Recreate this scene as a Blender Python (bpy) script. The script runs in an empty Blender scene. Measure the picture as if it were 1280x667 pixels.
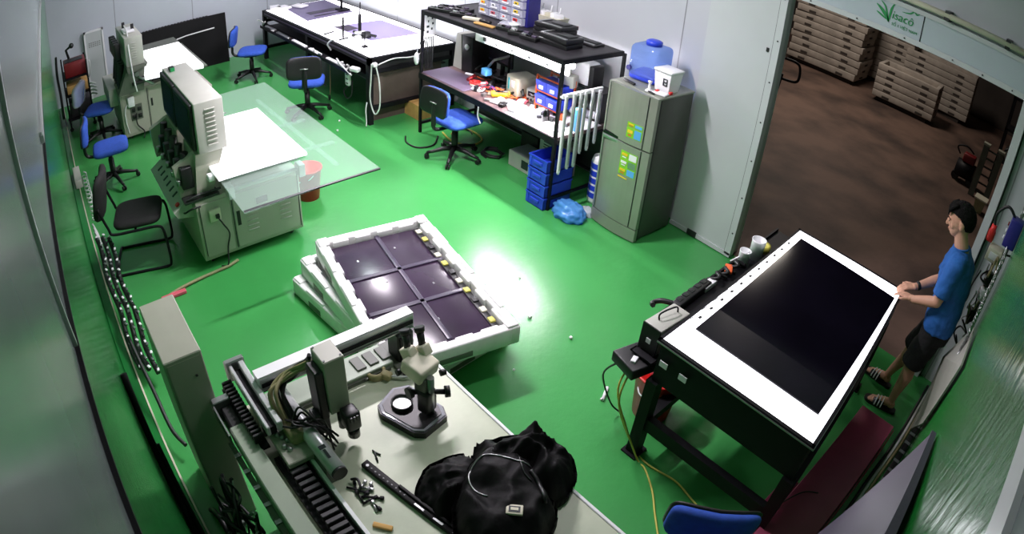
import bpy, bmesh, math, random
from mathutils import Vector, Matrix, Euler, noise
R = math.radians
random.seed(7)
SC = bpy.context.scene
COL = SC.collection

# ------------------------------------------------------------------ materials
def lin(c):
    c /= 255.0
    return c / 12.92 if c <= 0.04045 else ((c + 0.055) / 1.055) ** 2.4
def rgb(r, g, b): return (lin(r), lin(g), lin(b), 1.0)
MATS = {}
def mat(name, col, rough=0.5, metal=0.0, emit=None, var=0.0, scale=8.0, bump=0.0, bscale=60.0, spec=0.5, trans=0.0, alpha=1.0, var_col=None, stretch=None, coat=0.0):
    """Principled material; base colour and roughness carry a procedural noise of their own."""
    m = bpy.data.materials.new(name); m.use_nodes = True
    nt = m.node_tree; N = nt.nodes; L = nt.links
    p = N['Principled BSDF']
    p.inputs['Base Color'].default_value = col
    p.inputs['Roughness'].default_value = rough
    p.inputs['Metallic'].default_value = metal
    p.inputs['Specular IOR Level'].default_value = spec
    p.inputs['Transmission Weight'].default_value = trans
    p.inputs['Alpha'].default_value = alpha
    p.inputs['Coat Weight'].default_value = coat
    tc = N.new('ShaderNodeTexCoord'); src = tc.outputs['Object']
    if stretch:
        mp = N.new('ShaderNodeMapping'); mp.inputs['Scale'].default_value = stretch
        L.new(src, mp.inputs['Vector']); src = mp.outputs['Vector']
    if var > 0 or var_col:
        n = N.new('ShaderNodeTexNoise'); n.inputs['Scale'].default_value = scale; n.inputs['Detail'].default_value = 5
        L.new(src, n.inputs['Vector'])
        mx = N.new('ShaderNodeMix'); mx.data_type = 'RGBA'
        c2 = var_col if var_col else tuple(max(0, c * (1 - var)) for c in col[:3]) + (1,)
        mx.inputs[6].default_value = col; mx.inputs[7].default_value = c2
        rp = N.new('ShaderNodeValToRGB'); rp.color_ramp.elements[0].position = .38; rp.color_ramp.elements[1].position = .68
        L.new(n.outputs['Fac'], rp.inputs['Fac']); L.new(rp.outputs['Color'], mx.inputs['Factor'])
        L.new(mx.outputs[2], p.inputs['Base Color'])
    if bump > 0:
        n = N.new('ShaderNodeTexNoise'); n.inputs['Scale'].default_value = bscale; n.inputs['Detail'].default_value = 3
        L.new(src, n.inputs['Vector'])
        b = N.new('ShaderNodeBump'); b.inputs['Strength'].default_value = bump; b.inputs['Distance'].default_value = .01
        L.new(n.outputs['Fac'], b.inputs['Height']); L.new(b.outputs['Normal'], p.inputs['Normal'])
    if emit:
        p.inputs['Emission Color'].default_value = emit[0]; p.inputs['Emission Strength'].default_value = emit[1]
    MATS[name] = m
    return m
def panel_mat(name, col, axis, spacing, offset, line=.012, dark=.45, rough=.4, var=.06):
    """Sandwich panel sheet: flat colour with a joint line every SPACING metres along AXIS."""
    m = mat(name, col, rough, var=var, scale=1.2)
    nt = m.node_tree; N = nt.nodes; L = nt.links; p = N['Principled BSDF']
    tc = N.new('ShaderNodeTexCoord'); sp = N.new('ShaderNodeSeparateXYZ'); L.new(tc.outputs['Object'], sp.inputs[0])
    def mth(op, a, b):
        n = N.new('ShaderNodeMath'); n.operation = op
        for i, v in enumerate((a, b)):
            if isinstance(v, (int, float)): n.inputs[i].default_value = v
            elif v is not None: L.new(v, n.inputs[i])
        return n.outputs[0]
    f = mth('FRACT', mth('DIVIDE', mth('SUBTRACT', sp.outputs[axis], offset), spacing), None)
    g = mth('LESS_THAN', f, line / spacing)
    mx = N.new('ShaderNodeMix'); mx.data_type = 'RGBA'; L.new(g, mx.inputs['Factor'])
    old = p.inputs['Base Color'].links[0].from_socket
    L.new(old, mx.inputs[6]); mx.inputs[7].default_value = tuple(c * dark for c in col[:3]) + (1,)
    L.new(mx.outputs[2], p.inputs['Base Color'])
    return m
def glass_mat(name, tint, opacity, rough=.05, body=(.8, .9, .88, 1)):
    """Sheet glass or clear film: lets most light straight through, keeps a pale body and a gloss."""
    m = bpy.data.materials.new(name); m.use_nodes = True; nt = m.node_tree; N = nt.nodes; L = nt.links
    p = N['Principled BSDF']; p.inputs['Base Color'].default_value = body; p.inputs['Roughness'].default_value = rough
    t = N.new('ShaderNodeBsdfTransparent'); t.inputs['Color'].default_value = tint
    mx = N.new('ShaderNodeMixShader')
    n = N.new('ShaderNodeTexNoise'); n.inputs['Scale'].default_value = 3
    mr = N.new('ShaderNodeMapRange'); mr.inputs['To Min'].default_value = opacity * .8; mr.inputs['To Max'].default_value = opacity * 1.2
    L.new(n.outputs['Fac'], mr.inputs['Value']); L.new(mr.outputs[0], mx.inputs['Fac'])
    L.new(t.outputs[0], mx.inputs[1]); L.new(p.outputs[0], mx.inputs[2]); L.new(mx.outputs[0], N['Material Output'].inputs[0])
    MATS[name] = m; return m
M = MATS
mat('floor_green', rgb(64, 152, 78), .27, var=.14, scale=1.3, bump=.16, bscale=16, spec=.5)
mat('wall_green', rgb(34, 122, 56), .14, var=.3, scale=3, bump=.10, bscale=26, stretch=(.5, 1, 3), spec=.4)
mat('wall_green_rough', rgb(28, 124, 48), .2, var=.2, scale=4, bump=.32, bscale=24, stretch=(1, 1, .45), spec=.35)
mat('wall_grey_gloss', rgb(128, 140, 138), .22, var=.3, scale=1.5, spec=1.0)
panel_mat('wall_panel_back', rgb(190, 196, 205), 1, 1.33, 1.05)
panel_mat('wall_panel_far', rgb(186, 190, 194), 0, 1.545, -4.715)
mat('panel_white', rgb(188, 194, 194), .4, var=.05, scale=2)
mat('lintel_white', rgb(176, 188, 194), .4, var=.06, scale=2)
mat('ceiling_white', rgb(200, 204, 206), .6, var=.04)
mat('concrete_brown', rgb(112, 88, 76), .7, var_col=rgb(62, 48, 42), scale=1.1, bump=.2, bscale=14)
mat('wall_dark', rgb(62, 54, 50), .8, var=.3, scale=2)
mat('alu', rgb(198, 200, 201), .3, metal=.35, var=.1, scale=20)
mat('steel', rgb(170, 172, 172), .3, metal=.9, var=.1, scale=30)
mat('steel_dark', rgb(70, 72, 72), .4, metal=.8, var=.2, scale=30)
mat('black_metal', rgb(18, 17, 22), .55, var=.3, scale=12, spec=.22)
mat('black_plastic', rgb(18, 18, 20), .45, var=.3, scale=25)
mat('black_gloss', rgb(10, 10, 13), .15, var=.3, scale=9)
mat('black_board', rgb(40, 38, 42), .5, var=.35, scale=9)
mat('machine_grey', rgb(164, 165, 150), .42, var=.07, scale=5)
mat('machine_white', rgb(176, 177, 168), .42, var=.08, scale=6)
mat('machine_dark_grey', rgb(96, 100, 90), .5, var=.2, scale=8)  # plain darker grey for casings and fittings
mat('cream', rgb(214, 210, 188), .5, var=.1, scale=8)
mat('white', rgb(232, 233, 235), .5, var=.06, scale=9)
mat('white_gloss', rgb(238, 238, 240), .25, var=.04, scale=9)
mat('paper', rgb(240, 240, 242), .7, var=.06, scale=15)
mat('foam', rgb(238, 238, 236), .85, var=.08, scale=14, bump=.2, bscale=160)
mat('foam_old', rgb(176, 166, 156), .85, var=.25, scale=6, bump=.3, bscale=120)
mat('foam_cream', rgb(214, 210, 196), .85, var=.15, scale=10, bump=.25, bscale=150)
mat('blue_fabric', rgb(44, 84, 184), .85, var=.18, scale=30, bump=.25, bscale=300)
mat('blue_dark', rgb(22, 38, 110), .8, var=.2, scale=30, bump=.2, bscale=300)
mat('blue_plastic', rgb(40, 66, 200), .4, var=.12, scale=10)
mat('navy_plastic', rgb(38, 36, 120), .4, var=.15, scale=10)
mat('black_fabric', rgb(27, 27, 27), .85, var=.25, scale=30, bump=.3, bscale=260)
mat('nylon', rgb(9, 9, 10), .62, var=.4, scale=8, bump=.12, bscale=60, spec=.16)
mat('matte_black', rgb(8, 8, 10), .55, var=.3, scale=6, spec=.2)
mat('ring_tan', rgb(176, 164, 118), .5, var=.12, scale=12)
mat('sheet_grey', rgb(160, 160, 150), .5, var=.12, scale=5)
mat('lcd_reflection', rgb(18, 16, 25), .22, var=.4, scale=3, spec=.2)  # paler black for the reflection painted on the lcd panel
mat('bed_cream', rgb(196, 204, 178), .45, var_col=rgb(160, 172, 146), scale=2.4, bump=.08, bscale=20)
mat('beam_green', rgb(150, 164, 144), .45, var=.14, scale=4)
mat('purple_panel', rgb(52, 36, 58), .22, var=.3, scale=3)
mat('strap_grey', rgb(66, 58, 78), .35, var=.2, scale=6)
mat('lcd_black', rgb(12, 10, 20), .1, var=.4, scale=2, spec=.2)
mat('lcd_grey', rgb(34, 31, 44), .25, var=.25, scale=3)  # plain dark grey for the desk monitor screen
mat('red', rgb(220, 44, 42), .4, var=.15, scale=10)
mat('dark_red', rgb(122, 22, 28), .5, var=.2, scale=8)
mat('maroon', rgb(158, 58, 92), .45, var=.2, scale=3, bump=.06, bscale=50)
mat('pink', rgb(214, 96, 110), .5, var=.15, scale=10)
mat('orange', rgb(224, 96, 44), .5, var=.2, scale=10)
mat('yellow', rgb(232, 200, 40), .45, var=.1, scale=10)
mat('lime', rgb(132, 202, 44), .45, var=.12, scale=18)
mat('teal', rgb(40, 172, 190), .4, var=.1, scale=12)
mat('sky', rgb(90, 170, 230), .4, var=.1, scale=12)
mat('purple_grey', rgb(72, 62, 82), .5, var=.15, scale=4, bump=.06, bscale=40)
mat('board_brown', rgb(92, 80, 72), .7, var=.2, scale=8)
mat('cardboard', rgb(200, 158, 92), .8, var=.15, scale=12)
mat('bench_top', rgb(98, 74, 70), .5, var_col=rgb(60, 46, 50), scale=9)
mat('bench_purple', rgb(92, 80, 100), .5, var=.15, scale=6)
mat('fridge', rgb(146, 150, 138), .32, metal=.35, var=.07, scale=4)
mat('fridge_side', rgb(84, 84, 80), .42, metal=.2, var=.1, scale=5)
mat('skin', rgb(206, 154, 128), .55, var=.08, scale=20)
mat('skin_leg', rgb(186, 134, 110), .55, var=.08, scale=20)
mat('hair', rgb(13, 11, 11), .75, var=.4, scale=60, bump=.3, bscale=180, spec=.15)
mat('shirt_blue', rgb(34, 98, 176), .8, var=.2, scale=9, bump=.35, bscale=30)
mat('shorts_black', rgb(20, 19, 22), .85, var=.3, scale=9, bump=.3, bscale=30)
mat('lip', rgb(172, 112, 98), .5, var=.1)
mat('eye_dark', rgb(24, 18, 16), .3, var=.1)
mat('green_print', rgb(20, 136, 70), .5, var=.05)
mat('ink', rgb(40, 46, 50), .5, var=.05)
mat('cable_black', rgb(16, 16, 18), .5, var=.2, scale=30)
mat('cable_white', rgb(214, 216, 214), .5, var=.1, scale=30)
mat('cable_yellow', rgb(196, 190, 84), .5, var=.1, scale=30)
mat('cable_olive', rgb(142, 136, 96), .5, var=.2, scale=30)
mat('light_white', rgb(255, 255, 255), .4, emit=((.93, .93, 1, 1), 2.6), var=.02)
mat('light_table', rgb(255, 255, 255), .4, emit=((.95, .94, 1, 1), 3.0), var=.02)
mat('lamp_tube', rgb(255, 255, 255), .4, emit=((1, .93, 1, 1), 230.0), var=.02)
mat('bed_light', rgb(250, 250, 250), .4, emit=((.97, .98, 1, 1), .75), var=.02)
mat('purple_glow', rgb(92, 82, 112), .3, emit=((.42, .36, .68, 1), .12), var=.1, scale=3)
mat('purple_lit', rgb(138, 126, 172), .3, emit=((.66, .6, .9, 1), .12), var=.1, scale=3)
glass_mat('glass_sheet', (.86, .96, .92, 1), .14, body=(.75, .86, .8, 1))
glass_mat('bottle_blue', (.5, .64, .92, 1), .3, body=(.3, .42, .8, 1))
glass_mat('clear_plastic', (.9, .92, .97, 1), .35, body=(.85, .86, .95, 1))
glass_mat('bag_blue', (.4, .65, .95, 1), .6, rough=.25, body=(.12, .4, .85, 1))

# ------------------------------------------------------------------ mesh builder (world coordinates)
class MB:
    def __init__(s): s.v = []; s.f = []; s.mi = []; s.cur = 0; s.sm = []; s.X = None
    def use(s, i): s.cur = i; return s
    def add(s, vs, fs, smooth=False):
        b = len(s.v)
        for v in vs:
            v = Vector(v); s.v.append(s.X @ v if s.X else v)
        for f in fs: s.f.append([b + i for i in f]); s.mi.append(s.cur); s.sm.append(smooth)
        return s
    def bm(s, bm, smooth=False):
        bm.verts.index_update()
        s.add([v.co.copy() for v in bm.verts], [[v.index for v in f.verts] for f in bm.faces], smooth); bm.free(); return s
    def box(s, c, d, bev=0, rot=None, seg=2, smooth=None):
        bm = bmesh.new(); bmesh.ops.create_cube(bm, size=1)
        bmesh.ops.scale(bm, vec=d, verts=bm.verts)
        if bev > 0:
            bmesh.ops.bevel(bm, geom=list(bm.edges), offset=min(bev, min(d) * .49), segments=seg, affect='EDGES', profile=.5)
        m = Matrix.Translation(c)
        if rot is not None: m = m @ (rot.to_4x4() if not isinstance(rot, (int, float)) else Matrix.Rotation(rot, 4, 'Z'))
        bm.transform(m); return s.bm(bm, bev > 0 and seg > 1 if smooth is None else smooth)
    def b2(s, x0, x1, y0, y1, z0, z1, bev=0, seg=2):
        return s.box(((x0 + x1) / 2, (y0 + y1) / 2, (z0 + z1) / 2), (abs(x1 - x0), abs(y1 - y0), abs(z1 - z0)), bev, None, seg)
    def hexa(s, p):   # 4 bottom + 4 top corners
        return s.add(p, [(3, 2, 1, 0), (4, 5, 6, 7), (0, 1, 5, 4), (1, 2, 6, 5), (2, 3, 7, 6), (3, 0, 4, 7)])
    def slab(s, quad, t):   # a quad given as its top corners, thickened downwards
        return s.hexa([Vector(q) - Vector((0, 0, t)) for q in quad] + [Vector(q) for q in quad])
    def cyl(s, p0, p1, r0, r1=None, n=16, smooth=True):
        p0 = Vector(p0); p1 = Vector(p1); r1 = r0 if r1 is None else r1
        z = (p1 - p0).normalized(); q = z.to_track_quat('Z', 'Y').to_matrix()
        vs = []
        for p, r in ((p0, r0), (p1, r1)):
            for i in range(n):
                a = 2 * math.pi * i / n; vs.append(p + q @ Vector((r * math.cos(a), r * math.sin(a), 0)))
        s.add(vs, [(i, (i + 1) % n, n + (i + 1) % n, n + i) for i in range(n)], smooth)
        b = len(s.v) - 2 * n
        s.f += [[b + i for i in range(n - 1, -1, -1)], [b + n + i for i in range(n)]]; s.mi += [s.cur] * 2; s.sm += [False] * 2
        return s
    def tube(s, pts, r, n=8, closed=False):
        P = [Vector(p) for p in pts]; k = len(P); vs = []; up = None
        for i, p in enumerate(P):
            a = P[i - 1] if i > 0 or closed else p; b = P[(i + 1) % k] if i < k - 1 or closed else p
            t = (b - a).normalized()
            if up is None: up = t.orthogonal().normalized()
            up = (up - t * up.dot(t))
            up = up.normalized() if up.length > 1e-6 else t.orthogonal().normalized()
            w = t.cross(up); rr = r[i] if isinstance(r, (list, tuple)) else r
            for j in range(n):
                an = 2 * math.pi * j / n; vs.append(p + (up * math.cos(an) + w * math.sin(an)) * rr)
        m = k if closed else k - 1
        fs = [(i * n + j, i * n + (j + 1) % n, ((i + 1) % k) * n + (j + 1) % n, ((i + 1) % k) * n + j) for i in range(m) for j in range(n)]
        s.add(vs, fs, True)
        if not closed:
            b = len(s.v) - k * n
            s.f += [[b + i for i in range(n - 1, -1, -1)], [b + (k - 1) * n + i for i in range(n)]]; s.mi += [s.cur] * 2; s.sm += [False] * 2
        return s
    def curve(s, pts, r, n=6, sub=6, closed=False):
        return s.tube(smooth_path(pts, sub, closed), r, n, closed)
    def lathe(s, prof, c, n=24, axis=None, smooth=True):
        q = axis.to_track_quat('Z', 'Y').to_matrix() if axis is not None else Matrix.Identity(3); c = Vector(c); vs = []
        for r, z in prof:
            for i in range(n):
                a = 2 * math.pi * i / n; vs.append(c + q @ Vector((r * math.cos(a), r * math.sin(a), z)))
        k = len(prof)
        fs = [(j * n + i, j * n + (i + 1) % n, (j + 1) * n + (i + 1) % n, (j + 1) * n + i) for j in range(k - 1) for i in range(n)]
        return s.add(vs, fs, smooth)
    def prism(s, poly, z0, z1):
        n = len(poly); vs = [(x, y, z0) for x, y in poly] + [(x, y, z1) for x, y in poly]
        fs = [list(range(n - 1, -1, -1)), list(range(n, 2 * n))] + [(i, (i + 1) % n, n + (i + 1) % n, n + i) for i in range(n)]
        return s.add(vs, fs)
    def ball(s, c, r, n=16, sc=(1, 1, 1)):
        bm = bmesh.new(); bmesh.ops.create_uvsphere(bm, u_segments=n, v_segments=max(6, n // 2), radius=r)
        bmesh.ops.scale(bm, vec=sc, verts=bm.verts); bm.transform(Matrix.Translation(c)); return s.bm(bm, True)
    def pieces(s):
        """Groups of faces that stand apart from each other."""
        up = list(range(len(s.v)))
        def find(a):
            while up[a] != a: up[a] = up[up[a]]; a = up[a]
            return a
        for f in s.f:
            r = find(f[0])
            for i in f[1:]: up[find(i)] = r
        isl = {}
        for k, f in enumerate(s.f): isl.setdefault(find(f[0]), []).append(k)
        keys = list(isl); n = len(keys)
        if n < 2 or n > 300: return [list(range(len(s.f)))]
        bb = []
        for key in keys:
            vs = [s.v[i] for k in isl[key] for i in s.f[k]]
            lo = Vector([min(v[a] for v in vs) for a in range(3)]); hi = Vector([max(v[a] for v in vs) for a in range(3)]); bb.append((lo, hi, max(hi - lo)))
        cl = list(range(n))
        def fc(a):
            while cl[a] != a: a = cl[a]
            return a
        for i in range(n):
            for j in range(i + 1, n):
                g = Vector([max(0, bb[i][0][a] - bb[j][1][a], bb[j][0][a] - bb[i][1][a]) for a in range(3)]).length
                if g <= max(.0195, .49 * max(bb[i][2], bb[j][2])): cl[fc(j)] = fc(i)
        out = {}
        for i in range(n): out.setdefault(fc(i), []).extend(isl[keys[i]])
        return list(out.values())
    def build(s, name, mats, parent=None, at=None):
        if parent is not None:
            ps = s.pieces()
            if len(ps) > 1:
                o = None
                for p in ps:
                    b = MB(); ix = {}
                    for k in p:
                        for i in s.f[k]:
                            if i not in ix: ix[i] = len(b.v); b.v.append(s.v[i])
                        b.f.append([ix[i] for i in s.f[k]]); b.mi.append(s.mi[k]); b.sm.append(s.sm[k])
                    o = b._build(name, mats, parent, at)
                return o
        return s._build(name, mats, parent, at)
    def _build(s, name, mats, parent=None, at=None):
        me = bpy.data.meshes.new(name)
        inv = None
        if parent is not None: inv = world(parent).inverted()
        elif at is not None: inv = Matrix.Translation(at).inverted()
        vs = [(inv @ v if inv else v) for v in s.v]
        me.from_pydata(vs, [], s.f)
        if not isinstance(mats, (list, tuple)): mats = [mats]
        for m in mats: me.materials.append(MATS[m])
        me.polygons.foreach_set('material_index', s.mi); me.polygons.foreach_set('use_smooth', s.sm)
        b = bmesh.new(); b.from_mesh(me); bmesh.ops.recalc_face_normals(b, faces=b.faces); b.to_mesh(me); b.free()
        o = bpy.data.objects.new(name, me); COL.objects.link(o)
        if parent is not None: o.parent = parent; KIDS.setdefault(parent.name, []).append(o)
        elif at is not None: o.location = at
        return o
KIDS = {}
def world(o):
    m = Matrix.LocRotScale(o.location, o.rotation_euler, o.scale)
    return world(o.parent) @ m if o.parent else m
def smooth_path(pts, sub=6, closed=False):
    P = [Vector(p) for p in pts]; k = len(P); out = []
    for i in range(k if closed else k - 1):
        if closed: a, b, c, d = P[i - 1], P[i], P[(i + 1) % k], P[(i + 2) % k]
        else: a, b, c, d = P[max(i - 1, 0)], P[i], P[i + 1], P[min(i + 2, k - 1)]
        for j in range(sub):
            t = j / sub
            out.append(.5 * ((2 * b) + (c - a) * t + (2 * a - 5 * b + 4 * c - d) * t * t + (3 * b - a - 3 * c + d) * t ** 3))
    if not closed: out.append(P[-1])
    return out
def tag(o, label, cat, group=None, kind=None):
    if label: o['label'] = label
    if cat: o['category'] = cat
    if group: o['group'] = group
    if kind: o['kind'] = kind
    return o
def thing(name, label, cat, loc, rz=0, group=None):
    o = bpy.data.objects.new(name, None); COL.objects.link(o)
    o.empty_display_size = .05; o.location = loc; o.rotation_euler = (0, 0, rz)
    return tag(o, label, cat, group)
def single(name, mb, mats, label, cat, group=None, at=None):
    if at is None:
        lo = Vector((min(v.x for v in mb.v), min(v.y for v in mb.v), min(v.z for v in mb.v)))
        hi = Vector((max(v.x for v in mb.v), max(v.y for v in mb.v), 0))
        at = ((lo.x + hi.x) / 2, (lo.y + hi.y) / 2, lo.z)
    return tag(mb.build(name, mats, None, at), label, cat, group)
def struct(name, mb, mats, parent=None):
    o = mb.build(name, mats, parent)
    if parent is None: o['kind'] = 'structure'
    return o
def dup(o, loc, rz, label, group=None):
    def cp(a, parent):
        c = a.copy(); COL.objects.link(c)
        if parent is not None: c.parent = parent
        for k in KIDS.get(a.name, []):
            KIDS.setdefault(c.name, []).append(cp(k, c))
        return c
    c = cp(o, None); c.location = loc; c.rotation_euler = (0, 0, rz); c['label'] = label
    if group: c['group'] = group
    return c
ORD = 'first second third fourth fifth sixth seventh eighth ninth tenth eleventh twelfth'.split()
# ------------------------------------------------------------------ camera (wide security-camera lens, high in the corner)
cy, cp_, cr = -0.8186715, -0.6061703, 0.0870923
fw = Vector((math.cos(cp_) * math.sin(cy), math.cos(cp_) * math.cos(cy), math.sin(cp_)))
ri = Vector((math.cos(cy), -math.sin(cy), 0)); upv = ri.cross(fw)
cx_ = math.cos(cr) * ri + math.sin(cr) * upv; cy_ = -math.sin(cr) * ri + math.cos(cr) * upv
cam = bpy.data.cameras.new('camera'); camo = bpy.data.objects.new('camera', cam); COL.objects.link(camo)
mw = Matrix((cx_, cy_, -fw)).transposed().to_4x4(); mw.translation = (0, 0, 3.0); camo.matrix_world = mw
SC.camera = camo
cam.type = 'PANO'; cam.sensor_fit = 'HORIZONTAL'; cam.sensor_width = 36; cam.clip_start = .01; cam.clip_end = 200
lens = cam if hasattr(cam, 'panorama_type') else cam.cycles
lens.panorama_type = 'FISHEYE_LENS_POLYNOMIAL'
kk = 1280 / 36 / 833.8391617
lens.fisheye_fov = math.pi
lens.fisheye_polynomial_k0 = 0; lens.fisheye_polynomial_k1 = -kk; lens.fisheye_polynomial_k2 = 0
lens.fisheye_polynomial_k3 = -0.0933321 * kk ** 3; lens.fisheye_polynomial_k4 = 0
SC.view_settings.view_transform = 'Standard'; SC.view_settings.look = 'None'
SC.view_settings.gamma = 1; SC.view_settings.exposure = .15; SC.view_settings.use_curve_mapping = False

# ------------------------------------------------------------------ the room
XB, YW, YL, XR, ZC = -10.4, 4.72, -.1, .12, 3.4
struct('floor', MB().b2(XB - .1, XR + .1, YL - .1, YW, -.1, 0), 'floor_green')
struct('warehouse_floor', MB().b2(-12, 4, YW, 17, -.1, -.004), 'concrete_brown')
struct('ceiling', MB().b2(XB - .1, XR + .1, YL - .1, YW + .1, ZC, ZC + .1), 'ceiling_white')
struct('wall_back', MB().b2(XB - .1, XB, YL - .1, YW + .1, 0, ZC), 'wall_panel_back')
ZD = 2.29
struct('wall_left', MB().b2(XB, XR + .1, YL - .1, YL, 0, ZD), 'wall_green')
w1 = struct('window_1', MB().b2(XB, XR + .1, YL - .1, YL - .004, ZD, ZC), 'wall_grey_gloss')
b = MB()
b.b2(-8.5, .1, YL - .004, YL + .006, ZD - .006, ZD + .004)
b.build('window_sill', 'black_metal', w1)
b = MB()
b.b2(-9.8, -2.0, YL - .004, YL + .01, 2.335, 2.36); b.b2(-9.8, -2.0, YL - .004, YL + .006, 2.362, 2.372)
b.build('window_frame', 'alu', w1)
MB().b2(-1.0, -.985, YL - .004, YL + .004, 2.3, 3.3).build('window_mullion', 'alu', w1)
struct('wall_right', MB().b2(XR, XR + .1, YL - .1, YW, 0, 2.66), 'wall_green_rough')
w2 = struct('window_2', MB().b2(XR + .004, XR + .1, YL - .1, YW, 2.66, ZC), 'wall_grey_gloss')
MB().b2(XR - .004, XR + .1, YL, 3.9, 2.66, 2.70).build('window_frame', 'white_gloss', w2)
b = MB()
b.b2(XB - .1, -2.2, YW, YW + .1, 0, ZC); b.b2(-2.2, XR + .1, YW, YW + .1, 2.40, ZC); b.b2(-.13, XR + .1, YW, YW + .1, 0, 2.4)
struct('wall_far', b, 'wall_panel_far')
# lintel over the doorway with its trims and print
ln = struct('trim_1', MB().b2(-2.86, XR, 4.67, YW - .002, 2.41, 2.635), 'lintel_white')
MB().b2(-2.86, XR, 4.66, 4.735, 2.385, 2.425).build('trim_lower_edge', 'panel_white', ln)
MB().b2(-2.86, XR, 4.655, 4.735, 2.62, 2.655).build('trim_upper_edge', 'panel_white', ln)
b = MB()
for x in (-2.0, -1.6, -1.2, -.8, -.55, -.3): b.cyl((x, 4.66, 2.405), (x, 4.652, 2.405), .006, n=8)
b.build('rivet', 'steel_dark', ln)
MB().b2(-1.085, -1.079, 4.665, 4.67, 2.42, 2.62).build('panel_joint', 'black_metal', ln)
def text(body, x, z, size, m, parent, y=4.664, shear=0, rz=0):
    c = bpy.data.curves.new('printed_lettering', 'FONT'); c.body = body; c.size = size; c.extrude = .001; c.shear = shear
    o = bpy.data.objects.new('printed_lettering', c); COL.objects.link(o); c.materials.append(MATS[m])
    o.parent = parent; o.matrix_local = world(parent).inverted() @ Matrix.Translation((x, y, z)) @ Matrix.Rotation(R(90), 4, 'X') @ Matrix.Rotation(rz, 4, 'Z'); return o
text('isacô', -1.335, 2.51, .088, 'green_print', ln, shear=.12)
text('SỐ 1 VIỆT NAM', -1.325, 2.460, .031, 'green_print', ln)
def swoosh(pts, wid, y=4.668):
    P = smooth_path([(x, 0, z) for x, z in pts], 6); v = []; n = len(P)
    for i, p in enumerate(P):
        t = (P[min(i + 1, n - 1)] - P[max(i - 1, 0)]).normalized(); nn = Vector((-t.z, 0, t.x)); w = wid * math.sin(math.pi * (i + .6) / (n + .2)) + .001
        v += [(p.x + nn.x * w, y, p.z + nn.z * w), (p.x - nn.x * w, y, p.z - nn.z * w), (p.x + nn.x * w, y - .003, p.z + nn.z * w), (p.x - nn.x * w, y - .003, p.z - nn.z * w)]
    f = []
    for i in range(n - 1):
        a = 4 * i; f += [(a + 2, a + 3, a + 7, a + 6), (a, a + 4, a + 5, a + 1), (a, a + 2, a + 6, a + 4), (a + 1, a + 5, a + 7, a + 3)]
    return v, f
b = MB()
for pts, w in (([(-1.47, 2.575), (-1.42, 2.545), (-1.37, 2.50), (-1.352, 2.47)], .012), ([(-1.44, 2.61), (-1.40, 2.58), (-1.375, 2.53), (-1.352, 2.47)], .006),
               ([(-1.352, 2.47), (-1.35, 2.53), (-1.345, 2.58), (-1.33, 2.62)], .008), ([(-1.46, 2.52), (-1.42, 2.505), (-1.37, 2.485)], .006)):
    b.add(*swoosh(pts, w))
b.build('printed_leaf_mark', 'green_print', ln)
b = MB()
b.add(*swoosh([(-1.26, 2.585), (-1.20, 2.595), (-1.165, 2.62), (-1.145, 2.605), (-1.12, 2.62)], .005))
b.build('printed_roof_mark', 'green_print', ln)
b = MB()
for pts, w in (([(-2.02, 2.47), (-1.99, 2.455), (-1.95, 2.46)], .007), ([(-1.97, 2.49), (-1.94, 2.47), (-1.93, 2.45)], .005)): b.add(*swoosh(pts, w))
b.build('printed_leaf_mark', 'green_print', ln)
# door frame on the right and the sliding leaf on the left
dj = struct('trim_2', MB().b2(-.195, -.13, 4.66, 4.83, 0, 2.385), 'panel_white')
MB().b2(-.125, -.115, 4.7, 4.72, 0, 2.38).build('frame_line', 'steel_dark', dj)
d1 = struct('door_1', MB().b2(-2.87, -2.175, 4.63, 4.69, .03, 3.1), 'panel_white')
MB().b2(-2.235, -2.172, 4.622, 4.695, .03, 3.1).build('door_edge', 'panel_white', d1)
MB().b2(-2.24, -2.236, 4.626, 4.632, .05, 3.1).build('edge_line', 'steel_dark', d1)
MB().b2(-2.87, -2.175, 4.622, 4.697, .01, .05).build('bottom_rail', 'panel_white', d1)
MB().b2(-2.66, -2.56, 4.615, 4.63, .01, .06).build('floor_guide', 'steel_dark', d1)
b = MB()
for z in (.25, .6, .95, 1.3, 1.65, 2.0, 2.35): b.cyl((-2.2, 4.625, z), (-2.2, 4.618, z), .007, n=8)
b.build('rivet', 'steel_dark', d1)
MB().b2(-2.285, -2.265, 4.62, 4.635, 1.885, 1.92).build('door_latch', 'steel_dark', d1)
rl = MB(); rl.cyl((-2.9, 4.6, 2.70), (XR, 4.6, 2.70), .022, n=12)
ra = thing('door_rail', 'pale round sliding door rail above the doorway lintel', 'rail', (-1.4, 4.6, 2.7))
rl.build('rail_pipe', 'cream', ra)
for x in (-2.3, -1.6, -.9, -.41):
    MB().b2(x - .02, x + .02, 4.585, 4.72, 2.665, 2.735).build('bracket', 'steel_dark', ra)
# warehouse shell
struct('warehouse_wall', MB().b2(-12, 4, 15.6, 15.8, 0, 5), 'wall_dark')
struct('warehouse_wall', MB().b2(-12, -11.8, YW + .1, 15.7, 0, 5), 'wall_dark')
struct('warehouse_wall', MB().b2(1.4, 1.6, YW + .1, 15.7, 0, 5), 'wall_dark')
struct('warehouse_ceiling', MB().b2(-12, 4, YW + .1, 15.8, 5, 5.1), 'wall_dark')
MB  # shell done

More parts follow.
